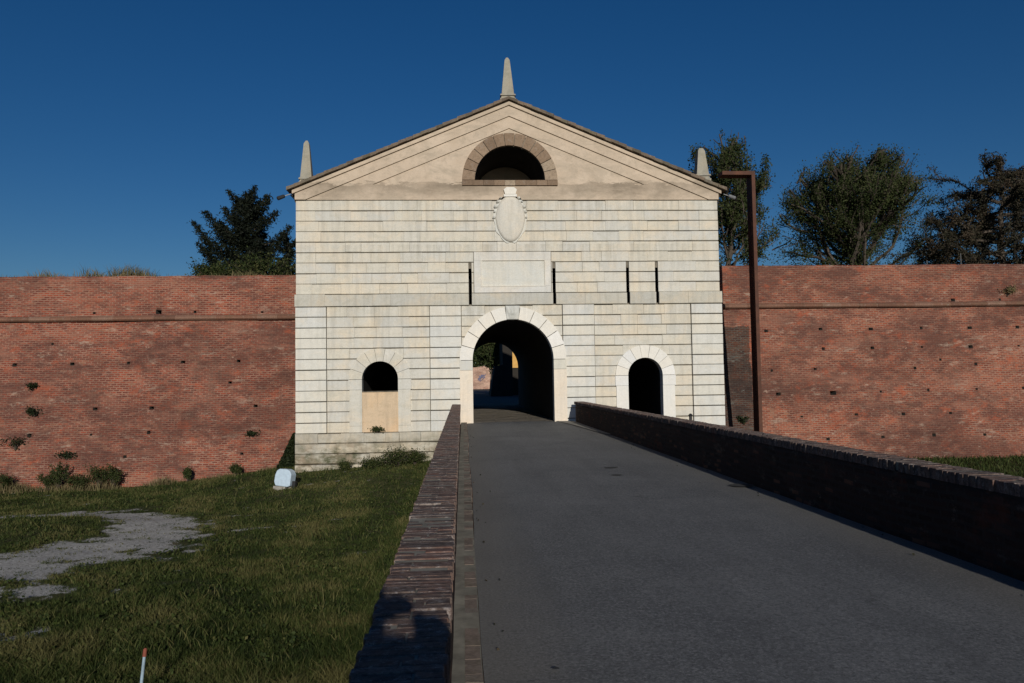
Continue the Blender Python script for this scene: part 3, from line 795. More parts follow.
# ------------------------------------------------------------------ road, causeway, kerb, parapets
def pxr(y): return 4.95-.0115*y                            # inner top edge of the right parapet
roadx0 = lambda y: .10+.0010*y+.012*math.sin(y*.6)+.004*math.sin(y*2.1)
ysr = list(np.arange(-14, D+.5, .25))
V = []; F = []
for y in ysr:
    for k, f in enumerate(np.linspace(0, 1, 9)):
        x = roadx0(y)*(1-f)+(pxr(y)+.03)*f; V.append((x, y, .012*math.sin(PI*f)+.004*mn.noise(Vector((x, y, 0)))))
for j in range(len(ysr)-1):
    for k in range(8): F.append((j*9+k, j*9+k+1, (j+1)*9+k+1, (j+1)*9+k))
o = np_obj('road', V, F, M['asphalt'], smooth=True); tag(o, kind='structure')
b = MB(); b.box(-.40, 5.45, -15, D-.25, -3.2, -.03); o = b.build('causeway', M['cause']); tag(o, kind='structure')
b = MB()
for r in range(48):                                      # paving slabs of the passage
    y0 = D+.30+r*.5; x = .1; 
    while x < 4.1:
        w = random.uniform(.5, .9); b.box(x, min(x+w-.012, 4.1), y0, y0+.488, -.2, .012+random.uniform(-.004, .004), random.random()); x += w
o = b.build('passage_paving', M['paving']); tag(o, kind='structure')
b = MB(); b.box(-3, 6.2, 55.9, 300, -.3, .0); o = b.build('town_road', M['dark_patch']); tag(o, kind='structure'); b = MB(); b.box(-60, 60, 104, 112, -.3, .004); o = b.build('town_road', M['asphalt']); tag(o, kind='structure')  # near stretch has its shade painted in as darker asphalt, cross strip plain
b = MB(); b.add([(3.82, D+.28, .030), (4.58, D+.28, .030), (4.60, D-1.5, .030), (4.66, D-8, .030), (4.52, D-8, .030), (4.15, D-2.2, .030)], [(0,1,2,5), (5,2,3,4)])
o = b.build('gutter_strip', M['verge']); tag(o, kind='structure')
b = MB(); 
def dark_patch(px, py, w, l):
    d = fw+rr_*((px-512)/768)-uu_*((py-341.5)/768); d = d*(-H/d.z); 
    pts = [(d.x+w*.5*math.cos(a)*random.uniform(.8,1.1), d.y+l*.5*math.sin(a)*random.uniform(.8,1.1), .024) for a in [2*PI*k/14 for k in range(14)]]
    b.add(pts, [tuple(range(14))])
dark_patch(611, 468.5, .32, .18); dark_patch(617, 476, .20, .16); dark_patch(556, 672, .05, .035); dark_patch(741, 486.5, .42, .34); dark_patch(627, 609, .02, .02)  # small road marks; the widest one paints a cast shadow near the right parapet
o = b.build('road_marks_and_shadow', M['dark_patch']); tag(o, kind='structure')
# kerb : bricks laid in a row between parapet and asphalt
b = MB(); y = -6.; 
while y < D-.15:
    l = random.choice((.12, .13, .25, .27)); x1 = roadx0(y)-.012+random.uniform(-.006, .004)
    b.box(-.012, x1, y, y+l-.006, -.15, .052+random.uniform(-.004, .003), random.random()); y += l
kb = empty('kerb', (0, 13, 0), 'narrow kerb of worn brick pavers at the foot of the left parapet', 'kerb')
o = b.build('kerb_pavers', M['kerb'], kb); o.location = (0, -13, 0)
b = MB(); b.box(-.12, .095, -6, D-.2, -.2, .051); o = b.build('kerb_mortar', M['grout'], kb); o.location = (0, -13, 0)

def parapet(xin, width, zt, y0, y1, label, side):
    """side=-1: left parapet (inner face on +x). Wall core plus a coping of bricks on edge."""
    root = empty('parapet', (xin(15)+side*width/2, 15, 0), label, 'parapet', )
    ys_ = np.arange(y0, y1+.001, .3); V = []; F = []
    lev = [-3.0, -1.5, 0., .2, .4, .6, zt-.1]
    for j, y in enumerate(ys_):
        for z in lev:
            V.append((xin(y)+.012*mn.noise(Vector((y*2, z*4, side)))-side*0, y, z))
        for z in lev[::-1]:
            V.append((xin(y)+side*(width-.012)+.012*mn.noise(Vector((y*2, z*4, side+5))), y, z))
    m = 2*len(lev)
    for j in range(len(ys_)-1):
        for k in range(m-1): F.append((j*m+k, (j+1)*m+k, (j+1)*m+k+1, j*m+k+1))
    o = np_obj('brick_core', V, F, M['parapet'], root); o.location = -root.location
    bm = bmesh.new(); bm.from_mesh(o.data)
    bm.verts.ensure_lookup_table()
    for s0 in (0, (len(ys_)-1)*m): bm.faces.new([bm.verts[s0+k] for k in range(m)])
    bmesh.ops.recalc_face_normals(bm, faces=bm.faces); bm.to_mesh(o.data); bm.free()
    b = MB(); y = y0-.02
    while y < y1:
        p = random.uniform(.055, .068); x = xin(y)-side*.012
        splits = random.choice(([0, 1], [0, .5, 1], [0, 1], [0, .66, 1], [0, 1], [0, .34, 1]))
        for s0, s1 in zip(splits, splits[1:]):
            if random.random() < .012: continue
            e0, e1 = random.uniform(-.012, .012), random.uniform(-.012, .012)
            xa = x+side*(width*s0+(.005 if s0 else e0)); xb = x+side*(width*s1+(e1 if s1 == 1 else -.005))
            xa, xb = sorted((xa, xb)); h0 = random.uniform(-.006, .004); h1 = h0+random.uniform(-.004, .004); g = .002; c = .004
            t = min(max(random.gauss(.45, .2), 0), .9) if random.random() > .03 else 1.
            P8 = [(xa, y+g, zt-.11), (xb, y+g, zt-.11), (xb, y+p-g, zt-.11), (xa, y+p-g, zt-.11)]
            M8 = [(xa, y+g, zt-c+h0), (xb, y+g, zt-c+h1), (xb, y+p-g, zt-c+h1), (xa, y+p-g, zt-c+h0)]
            T8 = [(xa+c, y+g+c, zt+h0), (xb-c, y+g+c, zt+h1), (xb-c, y+p-g-c, zt+h1), (xa+c, y+p-g-c, zt+h0)]
            Fq = [(8,9,10,11)]
            for o_ in (0, 4):
                for i in range(4): j = (i+1) % 4; Fq.append((o_+i, o_+j, o_+4+j, o_+4+i))
            b.add(P8+M8+T8, Fq, t)
        y += p
    o = b.build('coping_bricks', M['cap_brick'], root, fix=False); o.location = -root.location
    b = MB(); 
    for j in range(len(ys_)-1):
        y = ys_[j]; x0, x1 = sorted((xin(y)+side*.01, xin(y)+side*(width-.02))); b.box(x0, x1, y, ys_[j+1], zt-.12, zt-.004-.005*random.random())
    o = b.build('coping_mortar', M['grout'], root); o.location = -root.location
    return root
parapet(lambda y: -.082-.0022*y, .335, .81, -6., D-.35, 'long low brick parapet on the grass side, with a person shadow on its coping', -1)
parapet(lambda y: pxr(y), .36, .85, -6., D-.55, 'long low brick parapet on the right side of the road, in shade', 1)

# ------------------------------------------------------------------ vegetation
def leaves(name, Pts, size, mat, parent=None, up=0., jitter=.4, aspect=2.0, tint=None, rng=RNG, droop=None):
    Pts = np.asarray(Pts, float); n = len(Pts)
    d = rng.normal(size=(n, 3)); d[:, 2] += up
    if droop is not None: d = droop+rng.normal(size=(n, 3))*.45
    d /= np.linalg.norm(d, axis=1)[:, None]
    w = np.cross(d, rng.normal(size=(n, 3))); w /= np.linalg.norm(w, axis=1)[:, None]
    s = size*rng.uniform(1-jitter, 1+jitter, n)[:, None]
    a = Pts; V = np.stack([a-d*s*.5, a+w*s*.5/aspect, a+d*s*.5, a-w*s*.5/aspect], 1).reshape(-1, 3)
    F = np.arange(4*n).reshape(n, 4)
    t = rng.random(n) if tint is None else tint
    return np_obj(name, V, F, mat, parent, tint=np.repeat(t, 4))
def skeleton(rng, base, h, trunk_r, n_prim, spread, upness, levels=3, seglen=1., start=.25, lean=(0,0), droop=0., shape=None):
    """returns list of (points, radii, level)"""
    out = []
    p = Vector(base); pts = [p.copy()]; n = 9
    for i in range(n):
        p = p+Vector((rng.normal(0, .06)*h/n*2+lean[0]*h/n, rng.normal(0, .06)*h/n*2+lean[1]*h/n, h/n)); pts.append(p.copy())
    out.append((pts, [trunk_r*(1-.85*i/n) for i in range(n+1)], 0))
    def grow(q, d, L, r, lev):
        m = max(3, int(L/.35)); pp = [q.copy()]; dd = d.normalized()
        for i in range(m):
            dd = (dd+Vector((rng.normal(0, .16), rng.normal(0, .16), rng.normal(0, .12)+upness*.10-droop*.10))).normalized()
            pp.append(pp[-1]+dd*L/m)
        out.append((pp, [max(r*(1-.8*i/m), .008) for i in range(m+1)], lev))
        if lev < levels:
            for _ in range(int(rng.integers(3, 6))):
                i = int(rng.integers(1, m)); 
                sd = (pp[i+1]-pp[i]).normalized()+Vector(rng.normal(0, .62, 3)); sd.z += upness*.25
                grow(pp[i], sd, L*rng.uniform(.4, .65), r*.5, lev+1)
    for k in range(n_prim):
        f = start+(1-start)*((k+.5)/n_prim); i = min(int(f*n), n-1); q = pts[i].lerp(pts[i+1], f*n-i)
        a = k*2.4+rng.uniform(-.4, .4); L = spread*(shape(f) if shape else 1)*rng.uniform(.75, 1.15)
        grow(q, Vector((math.cos(a), math.sin(a), upness*rng.uniform(.6, 1.2)-droop*.3)), L, trunk_r*.42, 1)
    return out
def tree(name, base, label, cat, seed, h, r, n_prim, spread, upness, nleaf, lsize, mat, levels=3, start=.25, cl=.16, shape=None, lean=(0,0), droop=0., fill=None, group=None, bare=0., asp=1.6, zmin=None, minlev=2, env=None):
    rng = np.random.default_rng(seed); root = empty(name, base, label, cat, group)
    sk = skeleton(rng, (0,0,0), h, r, n_prim, spread, upness, levels, start=start, lean=lean, droop=droop, shape=shape)
    if env:
        zc_, ra, rz = env
        def inside(p, k=1.): return ((p[0]**2+p[1]**2)/ra**2+((p[2]-zc_)/rz)**2) < k*(1+.45*mn.noise(Vector(tuple(p))*.7+Vector((seed, 0, 0)))) or p[2] < zc_-rz*.6
        s2 = []
        for pts, rad, lev in sk:
            n_ = len(pts)
            while n_ > 1 and not inside(pts[n_-1]): n_ -= 1
            if n_ > 2: s2.append((pts[:n_], rad[:n_], lev))
        sk = s2
    b = MB()
    for pts, rad, lev in sk:
        b.tube(pts, rad, 7 if lev == 0 else (5 if lev == 1 else 3), .5, cap=False)
    b.build('trunk', M['bark'], root, fix=False)
    segs = []; 
    for pts, rad, lev in sk:
        if lev < minlev: 
            if lev == 0: continue
            pts = pts[len(pts)//3:]
        for q0, q1 in zip(pts, pts[1:]): segs.append((q0, q1, lev))
    A = np.array([tuple(s[0]) for s in segs]); B = np.array([tuple(s[1]) for s in segs])
    ln = np.linalg.norm(B-A, axis=1); w = ln/ln.sum()
    if bare: # leave some twigs bare
        keep = rng.random(len(ln)) > bare; w = w*keep; w /= w.sum()
    i = rng.choice(len(A), nleaf, p=w); t = rng.random(nleaf)[:, None]
    Pn = A[i]*(1-t)+B[i]*t+rng.normal(0, cl, (nleaf, 3))
    clump = np.array([mn.noise(Vector((x*1.1, y*1.1, z*1.1))) for x, y, z in Pn[::1]])
    tint = np.clip(.5+clump*.9+rng.normal(0, .18, nleaf), 0, 1)
    keep = clump > -.33 if not bare else clump > -.25
    leaves('crown', Pn[keep], lsize, mat, root, aspect=asp, tint=tint[keep], rng=rng)
    return root
def at(px, py, Y): return survey(px, py, Y)
# big round tree right of the post
x, z = at(857, 262, 47)
tree('broadleaf_tree', (x, 47, 6.4), 'big round green tree with many stems, tallest beyond the right wall', 'tree', 21, 7.6, .30, 46, 7.6, .62, 110000, .11, M['leaf_dec'], levels=3, start=.08, cl=.24, shape=lambda f: 1.1-.45*f, bare=.08, minlev=1, env=(5.0, 5.0, 4.5))
x, z = at(727, 262, 46)
tree('broadleaf_tree', (x, 46, 6.4), 'thin half bare tree beyond the wall, behind the rusty post', 'tree', 12, 9.2, .2, 32, 4.2, .9, 42000, .13, M['leaf_dec'], levels=3, start=.05, cl=.15, shape=lambda f: 1.15-.45*f, bare=.25, env=(5.5, 3.1, 4.8))
x, z = at(1003, 262, 46)
tree('cedar_tree', (x, 46, 6.4), 'dark brownish cedar with flat drooping boughs at the right edge', 'tree', 33, 7.9, .28, 40, 6.0, .15, 110000, .13, M['leaf_ced'], levels=3, start=.02, cl=.13, shape=lambda f: 1.05-.5*f, droop=.2, asp=1.9, minlev=1)
# dark evergreen left of the gate with upswept boughs
def evergreen(px, py, Y, h, label, seed, spread, n, name='evergreen_tree', cut=None, nl=520):
    rng = np.random.default_rng(seed); x, z = at(px, py, Y); base = (x, Y, 6.3)
    root = empty(name, base, label, 'tree'); b = MB()
    tp = [(rng.normal(0, .05), rng.normal(0, .05), h*k/8) for k in range(9)]
    b.tube(tp, [.22*(1-.8*k/8) for k in range(9)], 8, .5, False)
    P_, T_, Dr = [], [], []
    for k in range(n):
        f = (k+.5)/n; z0 = h*(.02+.93*f); a = k*2.4+rng.uniform(-.3, .3); L = spread*(1.05-.72*f**1.3)*rng.uniform(.45, 1.0)*(1.18 if k % 4 == 1 else 1.)
        q = [Vector((0, 0, z0))]; dz = -.25
        m = 9
        for i in range(m):
            dz += .19+rng.normal(0, .02); dirv = Vector((math.cos(a), math.sin(a), dz)).normalized(); a += rng.normal(0, .05); q.append(q[-1]+dirv*L/m)
        b.tube(q, [.06*(1-.85*i/m) for i in range(m+1)], 5, .5, False)
        for i in range(m):
            u = i/m; wdt = .31*(1-u)**.75*min(1, L/2)+.045
            c = int(nl*(1-u*.5)*L/ m); 
            t = rng.random(c)[:, None]; pc = np.array(q[i])*(1-t)+np.array(q[i+1])*t
            off = rng.normal(0, 1, (c, 3))*np.array([wdt, wdt, wdt*.5]); off[:, 2] -= .5*wdt*rng.random(c)
            P_.append(pc+off)
    b.build('trunk', M['bark'], root, fix=False)
    Pn = np.concatenate(P_); leaves('crown', Pn, .19, M['leaf_con'], root, aspect=3.2, rng=rng, tint=np.clip(rng.normal(.4, .25, len(Pn)), 0, 1))
    return root
evergreen(247, 276, 44, 6.3, 'black green conifer with upswept boughs beyond the left wall', 5, 4.0, 40)
evergreen(287, 276, 45.5, 4.3, 'low dark evergreen against the left side of the gatehouse roof', 8, 1.6, 16)
def shrub(pos, r, h, n, label, mat, seed, cat='shrub', name='shrub', size=.09, group=None, up=.6, stems=9):
    r *= 1.25; rng = np.random.default_rng(seed); root = empty(name, pos, label, cat, group); b = MB(); P_ = []; stems = int(stems*1.8)
    for k in range(stems):
        a = rng.uniform(0, 2*PI); rr = r*rng.uniform(.2, 1); tip = np.array([math.cos(a)*rr, math.sin(a)*rr*.7, h*rng.uniform(.45, 1.05)])
        mid = tip*np.array([.35, .35, .55]); b.tube([(0,0,-.03), mid, tip], [.014, .01, .004], 4, .5, False)
        c = n//stems; t = rng.beta(2, 1.3, c)[:, None]
        P_.append(mid*(1-t)+tip*t+rng.normal(0, .13*max(r, .4), (c, 3)))
    b.build('stems', M['bark'], root, fix=False)
    leaves('foliage', np.concatenate(P_), size, mat, root, up=up, rng=rng, aspect=1.8)
    return root
def low_y(px, py):                                       # ground distance of a spot seen in the photograph
    d = fw+rr_*((px-512)/768)-uu_*((py-341.5)/768); t = 1.
    y = 25.
    for _ in range(12):
        zz = gz(d.x/d.y*y, y); y = d.y*((zz-H)/d.z)
    return d.x/d.y*y, y
x, z = at(325, 272, 41.5)
for px, w, h, lb, sd in ((214, 1.1, .8, 'olive bush under the left tip of the black conifer', 61), (262, 1.9, 1.0, 'olive green bush in front of the black conifer on the left wall', 62)):
    x, z = at(px, 272, 38.6); shrub((x, 38.6, 6.35), w, h+.5, 3500, lb, M['leaf_shrub'], sd, size=.12, stems=26)
for px, w, h, lb, sd in ((47, .45, .75, 'leftmost weed bush at the foot of the left wall', 71), (58, .4, 1.15, 'tallest thin weed at the foot of the left wall', 72), (78, .55, .6, 'low weed bush between the tall thin one and the twin bush', 73), (99, .6, .95, 'dense twin weed bush at the foot of the left wall', 74), (113, .35, 1.0, 'upright weed touching the dense twin bush', 75), (4, .4, .7, 'small weed at the left edge of the picture by the wall', 76), (187, .18, .55, 'single small weed at the middle of the wall foot', 77), (236, .25, .45, 'small weed near the pale blue lamp, at the wall foot', 78)):
    x, z = at(px, 485, 34.3); shrub((x, 34.35, gz(x, 34.35)), w*.9, h*1.05, 1500, lb, M['leaf_shrub'], sd, 'weed', 'weed', size=.065)
for px, py, w, h, lb, sd in ((398, 462, 1.0, .55, 'broad leafy weed clump at the foot of the plinth', 81), (372, 466, .5, .35, 'lower weed clump left of the broad one at the plinth', 82), (415, 468, .6, .6, 'weed clump between the plinth and the left parapet', 83), (346, 468, .2, .35, 'smallest weed at the foot of the plinth', 84)):
    x, z = at(px, py, 31.7); shrub((x, 31.65, gz(x, 31.65)), w, h, 1500, lb, M['leaf_shrub'], sd, 'weed', 'weed', size=.065)
for px, py, w, h, lb, sd, zc in ((35, 416, .45, .3, 'dark plant growing from the large hole in the left wall', 91, 4.8), (16, 450, .55, .5, 'spreading plant on the left wall near the picture edge', 92, 4.8), (67, 459, .38, .3, 'round dark tuft growing low on the left wall', 93, 4.8), (33, 388, .4, .15, 'flat plant above the large hole in the left wall', 94, 4.8), (253, 437, .25, .25, 'small plant in the left wall near the gatehouse', 95, 4.8), (1007, 296, .45, .5, 'bare dry plant near the top of the right wall', 96, 5.1), (743, 424, .25, .35, 'moss green tuft low on the wall beside the rusty post', 97, 5.1)):
    x, z = on_wall(px, py, zc); sx = shrub((x, wall_y(z, zc)-.03, z), w, h, 420, lb, M['leaf_dark'] if sd != 96 else M['dry'], sd, 'wall plant', 'wall_plant', size=.085, up=0.)
x, z = at(377, 434, D); shrub((x, D-.02, -.30), .32, .22, 420, 'little plant on the ledge under the blocked window', M['leaf_shrub'], 98, 'wall plant', 'wall_plant', size=.07)
# ivy in the corner of wall and gatehouse
rng = np.random.default_rng(5); iv = empty('ivy', (-7.1, 34.2, -2.2), 'dark ivy in the corner of the left wall and the gatehouse', 'ivy')
n = 6000; u = rng.random(n); hgt = 1.75*rng.random(n); xx = XL-.42-(1-hgt/1.8)*.9*rng.random(n); yy = 34.3+rng.normal(0, .10, n)
leaves('foliage', np.stack([xx+7.1, yy-34.2-.3, hgt+.05], 1), .12, M['leaf_dark'], iv, rng=rng)
bb_ = MB(); bb_.tube([(-.40, .1, -.1), (-.45, .05, .8), (-.4, .0, 1.6)], [.03, .02, .01], 5); bb_.build('stems', M['bark'], iv, fix=False)

# grass blades
def blades(name, X, Y, Z, h, w, mat, tint, rng, parent=None, lean=.5):
    n = len(X); a = rng.uniform(0, 2*PI, n); dx, dy = np.cos(a)*w, np.sin(a)*w
    lx, ly = rng.normal(0, lean, n)*h, rng.normal(0, lean, n)*h
    V = np.empty((n, 5, 3)); 
    V[:, 0] = np.stack([X-dx, Y-dy, Z], 1); V[:, 1] = np.stack([X+dx, Y+dy, Z], 1)
    V[:, 2] = np.stack([X+dx*.7+lx*.35, Y+dy*.7+ly*.35, Z+h*.6], 1); V[:, 3] = np.stack([X-dx*.7+lx*.35, Y-dy*.7+ly*.35, Z+h*.6], 1)
    V[:, 4] = np.stack([X+lx, Y+ly, Z+h], 1)
    i = np.arange(n)*5
    F = np.concatenate([np.stack([i, i+1, i+2, i+3], 1), np.stack([i+3, i+2, i+4, i+4], 1)])
    me = bpy.data.meshes.new(name); me.from_pydata(V.reshape(-1, 3).tolist(), [], [tuple(q) if q[2] != q[3] else tuple(q[:3]) for q in F.tolist()])
    at_ = me.attributes.new('tint', 'FLOAT', 'POINT'); at_.data.foreach_set('value', np.repeat(tint, 5).astype(np.float32)); me.materials.append(mat)
    return link(bpy.data.objects.new(name, me), parent)
rng = np.random.default_rng(3); N = 330000
yy = 9+(34.6-9)*rng.random(N)**1.35; lo = -(.68*yy)-1.2; lo = np.maximum(lo, -22); xx = lo+(-.50-lo)*rng.random(N)
G = np.array([gravel(a, c) for a, c in zip(xx, yy)]); lum = np.array([mn.noise(Vector((a*.6, c*.6, 2))) for a, c in zip(xx, yy)]); lum2 = np.array([mn.noise(Vector((a*2.5, c*2.5, 7))) for a, c in zip(xx, yy)])
cl_ = np.array([mn.noise(Vector((a*1.9, c*3.2, 77))) for a, c in zip(xx, yy)])
keep = (rng.random(N) > np.clip((G-.15)*1.9-np.clip((cl_-.02)*3.5, 0, .9), 0, .975)) & (~((xx > -7.1) & (yy > D-.2)))
xx, yy, G, lum, lum2 = xx[keep], yy[keep], G[keep], lum[keep], lum2[keep]
zz = np.array([gz(a, c) for a, c in zip(xx, yy)])-.01
nearp = np.exp(-((xx+.5)/1.2)**2)
hh = (.06+.06*np.clip(lum2*1.6, -.5, 1)+.05*lum+.12*np.exp(-(yy-8)/5)+.07*nearp)*rng.uniform(.5, 1.4, len(xx))*(1-.5*np.clip(G*2, 0, 1)); hh = np.clip(hh, .025, .32)
o = blades('grass', xx, yy, zz, hh, .0025+.00036*yy, M['grass'], np.clip(.44+lum*1.05+lum2*.6+rng.normal(0, .2, len(xx)), 0, 1), rng); tag(o, kind='stuff')
n = 26000; yw = 9+25.5*rng.random(n)**1.6; lw_ = np.maximum(-(.68*yw)-1.2, -22); xw = lw_+(-.52-lw_)*rng.random(n)
k = np.array([mn.noise(Vector((a*.9, c*.9, 21)))+.6*mn.noise(Vector((a*3, c*3, 5)))-1.2*gravel(a, c) for a, c in zip(xw, yw)]); q = (k > -.12) & ~((xw > -7.1) & (yw > D-.2)); xw, yw, k = xw[q], yw[q], k[q]
zw = np.array([gz(a, c) for a, c in zip(xw, yw)])
o = blades('grass', xw, yw, zw, np.clip(.11+.22*k, .05, .28)*rng.uniform(.6, 1.5, len(xw)), .003+.0003*yw, M['grass'], np.clip(rng.normal(.62, .3, len(xw)), 0, 1), rng, lean=.65); tag(o, kind='stuff')
n = 42000; yq = 9+24*rng.random(n)**1.5; lq = np.maximum(-(.68*yq)-1.2, -22); xq = lq+(-.52-lq)*rng.random(n)
kq = np.array([mn.noise(Vector((a*1.3, c*1.3, 51))) for a, c in zip(xq, yq)]); gq = np.array([gravel(a, c) for a, c in zip(xq, yq)]); q = (kq > .0) & (gq < .35) & ~((xq > -7.1) & (yq > D-.2)); xq, yq = xq[q], yq[q]
zq = np.array([gz(a, c) for a, c in zip(xq, yq)])
o = leaves('ground_cover', np.stack([xq, yq, zq+rng.uniform(.02, .10, len(xq))], 1), .06, M['grass'], tint=np.clip(rng.normal(.35, .25, len(xq)), 0, 1), rng=rng, aspect=1.3); tag(o, kind='stuff')
# grass on the right field, beyond the parapet
n = 9000; xr = rng.uniform(15, 30, n); yr = rng.uniform(27, 34.7, n); zr = np.array([gz(a, c) for a, c in zip(xr, yr)])
o = blades('grass', xr, yr, zr, rng.uniform(.06, .22, n), .022, M['grass'], rng.random(n)*.7, rng); tag(o, kind='stuff')
# dry grass on top of the walls
def topgrass(x0, x1, zt, n, hmax, den):
    x = rng.uniform(x0, x1, n); k = np.array([den(v) for v in x]); q = rng.random(n) < k; x = x[q]; k = k[q]
    y = rng.uniform(35.9, 37.6, len(x)); o = blades('dry_grass', x, y, np.full(len(x), zt-.04), np.clip(rng.uniform(.05, hmax, len(x))*(.4+k), .03, .7), .014, M['dry'], rng.random(len(x)), rng, lean=.35); tag(o, kind='stuff')
topgrass(-40, XL, 6.76, 14000, .55, lambda v: .12+.88*max(0, mn.noise(Vector((v*.55, 1, 1)))*1.7)+(.75 if -17.6 < v < -14.2 else 0)*(.5+mn.noise(Vector((v*3, 0, 0)))))
topgrass(XR, 40, 7.07, 3500, .22, lambda v: .15+.5*max(0, mn.noise(Vector((v*.7, 5, 1)))))

n = 7000; xb = rng.uniform(-24, -8, n); kb_ = np.array([mn.noise(Vector((v*.8, 4, 4))) for v in xb])+(xb < -15)*.35; q = rng.random(n) < np.clip(.25+kb_*1.3, .03, 1); xb = xb[q]
zb_ = np.array([gz(a, 34.6) for a in xb]); yb_ = 34.75-rng.random(len(xb))*.75
o = blades('dry_grass', xb, yb_, zb_-.02, rng.uniform(.08, .5, len(xb))*np.clip(.5+kb_[q], .3, 1.1), .013, M['dry'], rng.random(len(xb)), rng, lean=.3); tag(o, kind='stuff')
# fallen leaves along the edges of the road
n = 110; yl = -1+33*rng.random(n); side_ = rng.random(n) < .5; xl = np.where(side_, .14+np.abs(rng.normal(0, .12, n)), 4.85-.0115*yl-np.abs(rng.normal(0, .25, n)))
o = leaves('fallen_leaves', np.stack([xl, yl, np.full(n, .022)], 1), .030, M['leaf_ced'], tint=rng.random(n), rng=rng, aspect=1.3, up=0.); tag(o, kind='stuff')
# ------------------------------------------------------------------ things
# corten frame
fr = empty('corten_post', (12.5, D-.3, -2.3), 'tall rusty steel post whose top arm reaches the gatehouse eaves', 'post')
b = MB(); z1 = 10.62+2.3; b.box(-.0, .15, 0, .62, -.3, z1, .5); b.build('post', M['corten'], fr)
b = MB(); b.box(-1.28, -.003, 0, .62, z1-.16, z1, .5); b.build('arm', M['corten'], fr)
b = MB(); b.box(-.25, .4, -.15, .8, -.35, .03, .5); b.build('foot_plate', M['corten'], fr)
b = MB()
for sx in (-.17, .32):
    for sy in (-.08, .72): b = MB(); b.tube([(sx, sy, .03), (sx, sy, .07)], [.03, .03], 6); b.build('bolt', M['metal_dark'], fr)
b = MB(); b.box(-.004, .154, -.004, .624, 4.3, 4.33); b.build('weld_seam', M['corten'], fr); b = MB(); b.box(-.004, .154, -.004, .624, 8.6, 8.63); b.build('weld_seam', M['corten'], fr)
# floodlights at the eaves
def floodlight(pos, d, mat, label, L=.5):
    e = empty('floodlight', pos, label, 'floodlight', 'floodlights at the eaves'); d = Vector(d)
    b = MB(); b.tube([(0,0,0), d*.45], [.018, .018], 6); b.build('bracket', M['metal_pale'], e)
    b = MB(); b.tube([d*.42, d*.47, d*.95, d], [.05, .075, .085, .05], 10); b.build('lamp_head', mat, e)
    return e
floodlight((AX-9.23, D+.1, 9.72), (-.52, -.15, -.24), M['metal_dark'], 'small dark floodlight sticking out from the left eave')
floodlight((AX+9.28, D+.1, 9.72), (.52, -.1, -.22), M['metal_mid'], 'small floodlight sticking out below the right eave')
# pale blue ground lamp
x, y = low_y(285, 489)
gl = empty('ground_lamp', (x, y, gz(x, y)), 'pale blue rounded ground lamp housing on the grass at the gatehouse corner', 'ground lamp')
b = MB(); pr = [(-.34, .12), (.20, .10), (.34, .14), (.36, .60), (.28, .74), (.12, .80), (-.22, .80), (-.34, .72), (-.40, .55), (-.42, .28)]
b.prism(pr, -.30, .22); b.build('housing', M['lampblue'], gl)
o = gl.children[0]; bv = o.modifiers.new('bev', 'BEVEL'); bv.width = .04; bv.segments = 3; b = MB(); b.tube([(.42, .1, .12), (.62, .3, .02), (.8, .8, .02), (.7, 1.4, .05)], [.02]*4, 6); b.build('cable', M['metal_dark'], gl)
gl.scale = (.84, .84, .92); gl.rotation_euler = (math.radians(-6), math.radians(4), math.radians(-14))
b = MB(); b.box(-.46, .10, -.22, .30, -.10, .10, .5); b.box(.1, .42, .0, .4, -.1, .12, .5); b.build('concrete_base', M['concrete'], gl)
b = MB(); b.box(.345, .50, -.1, .1, .06, .34, .5); b.box(-.38, .30, .221, .26, .2, .7, .5); b.build('bracket', M['metal_dark'], gl)
# painted stake in the foreground grass
x, z = at(145.5, 648, 10.4); gs = gz(x, 10.2)
sk = empty('marker_pole', (x-.08, 10.35, gs), 'thin pale blue marker pole with a rusty orange tip in the foreground grass', 'pole')
tp = Vector((.08, .05, z-gs)); 
b = MB(); b.tube([(0,0,-.2), tp*.86], [.021, .019], 10); b.build('pole', M['stakeblue'], sk)
b = MB(); b.tube([tp*.86, tp*.98, tp], [.025, .025, .010], 10); b.build('tip', M['orange'], sk)
# small bollard seen over the right parapet near the gate
x, z = at(690.5, 416, 30.6)
bo = empty('bollard', (x, 30.6, gz(x, 30.6)), 'small dark post end peeping over the right parapet below the corner pilaster', 'post')
b = MB(); zz_ = z-gz(x, 30.6); b.tube([(0,0,-.1), (0,0,zz_)], [.06, .06], 10); b.build('post', M['metal_dark'], bo)
b = MB(); b.tube([(0,0,zz_), (0,0,zz_+.04), (0,0,zz_+.1)], [.08, .09, .03], 10); b.build('cap', M['metal_dark'], bo)
# thin rods on the right wall
for px, h, lb in ((961, .75, 'taller thin metal rod standing on the right wall'), (927, .42, 'shorter thin metal rod standing on the right wall')):
    x, z = at(px, 262, 36.8); rd = empty('metal_rod', (x, 36.8, 7.02), lb, 'rod', 'rods on the right wall')
    b = MB(); b.tube([(0,0,-.1), (0,0,h)], [.016, .013], 6); b.build('rod', M['metal_mid'], rd)
    b = MB(); b.box(-.05, .05, -.05, .05, -.03, .03); b.build('foot', M['metal_dark'], rd)

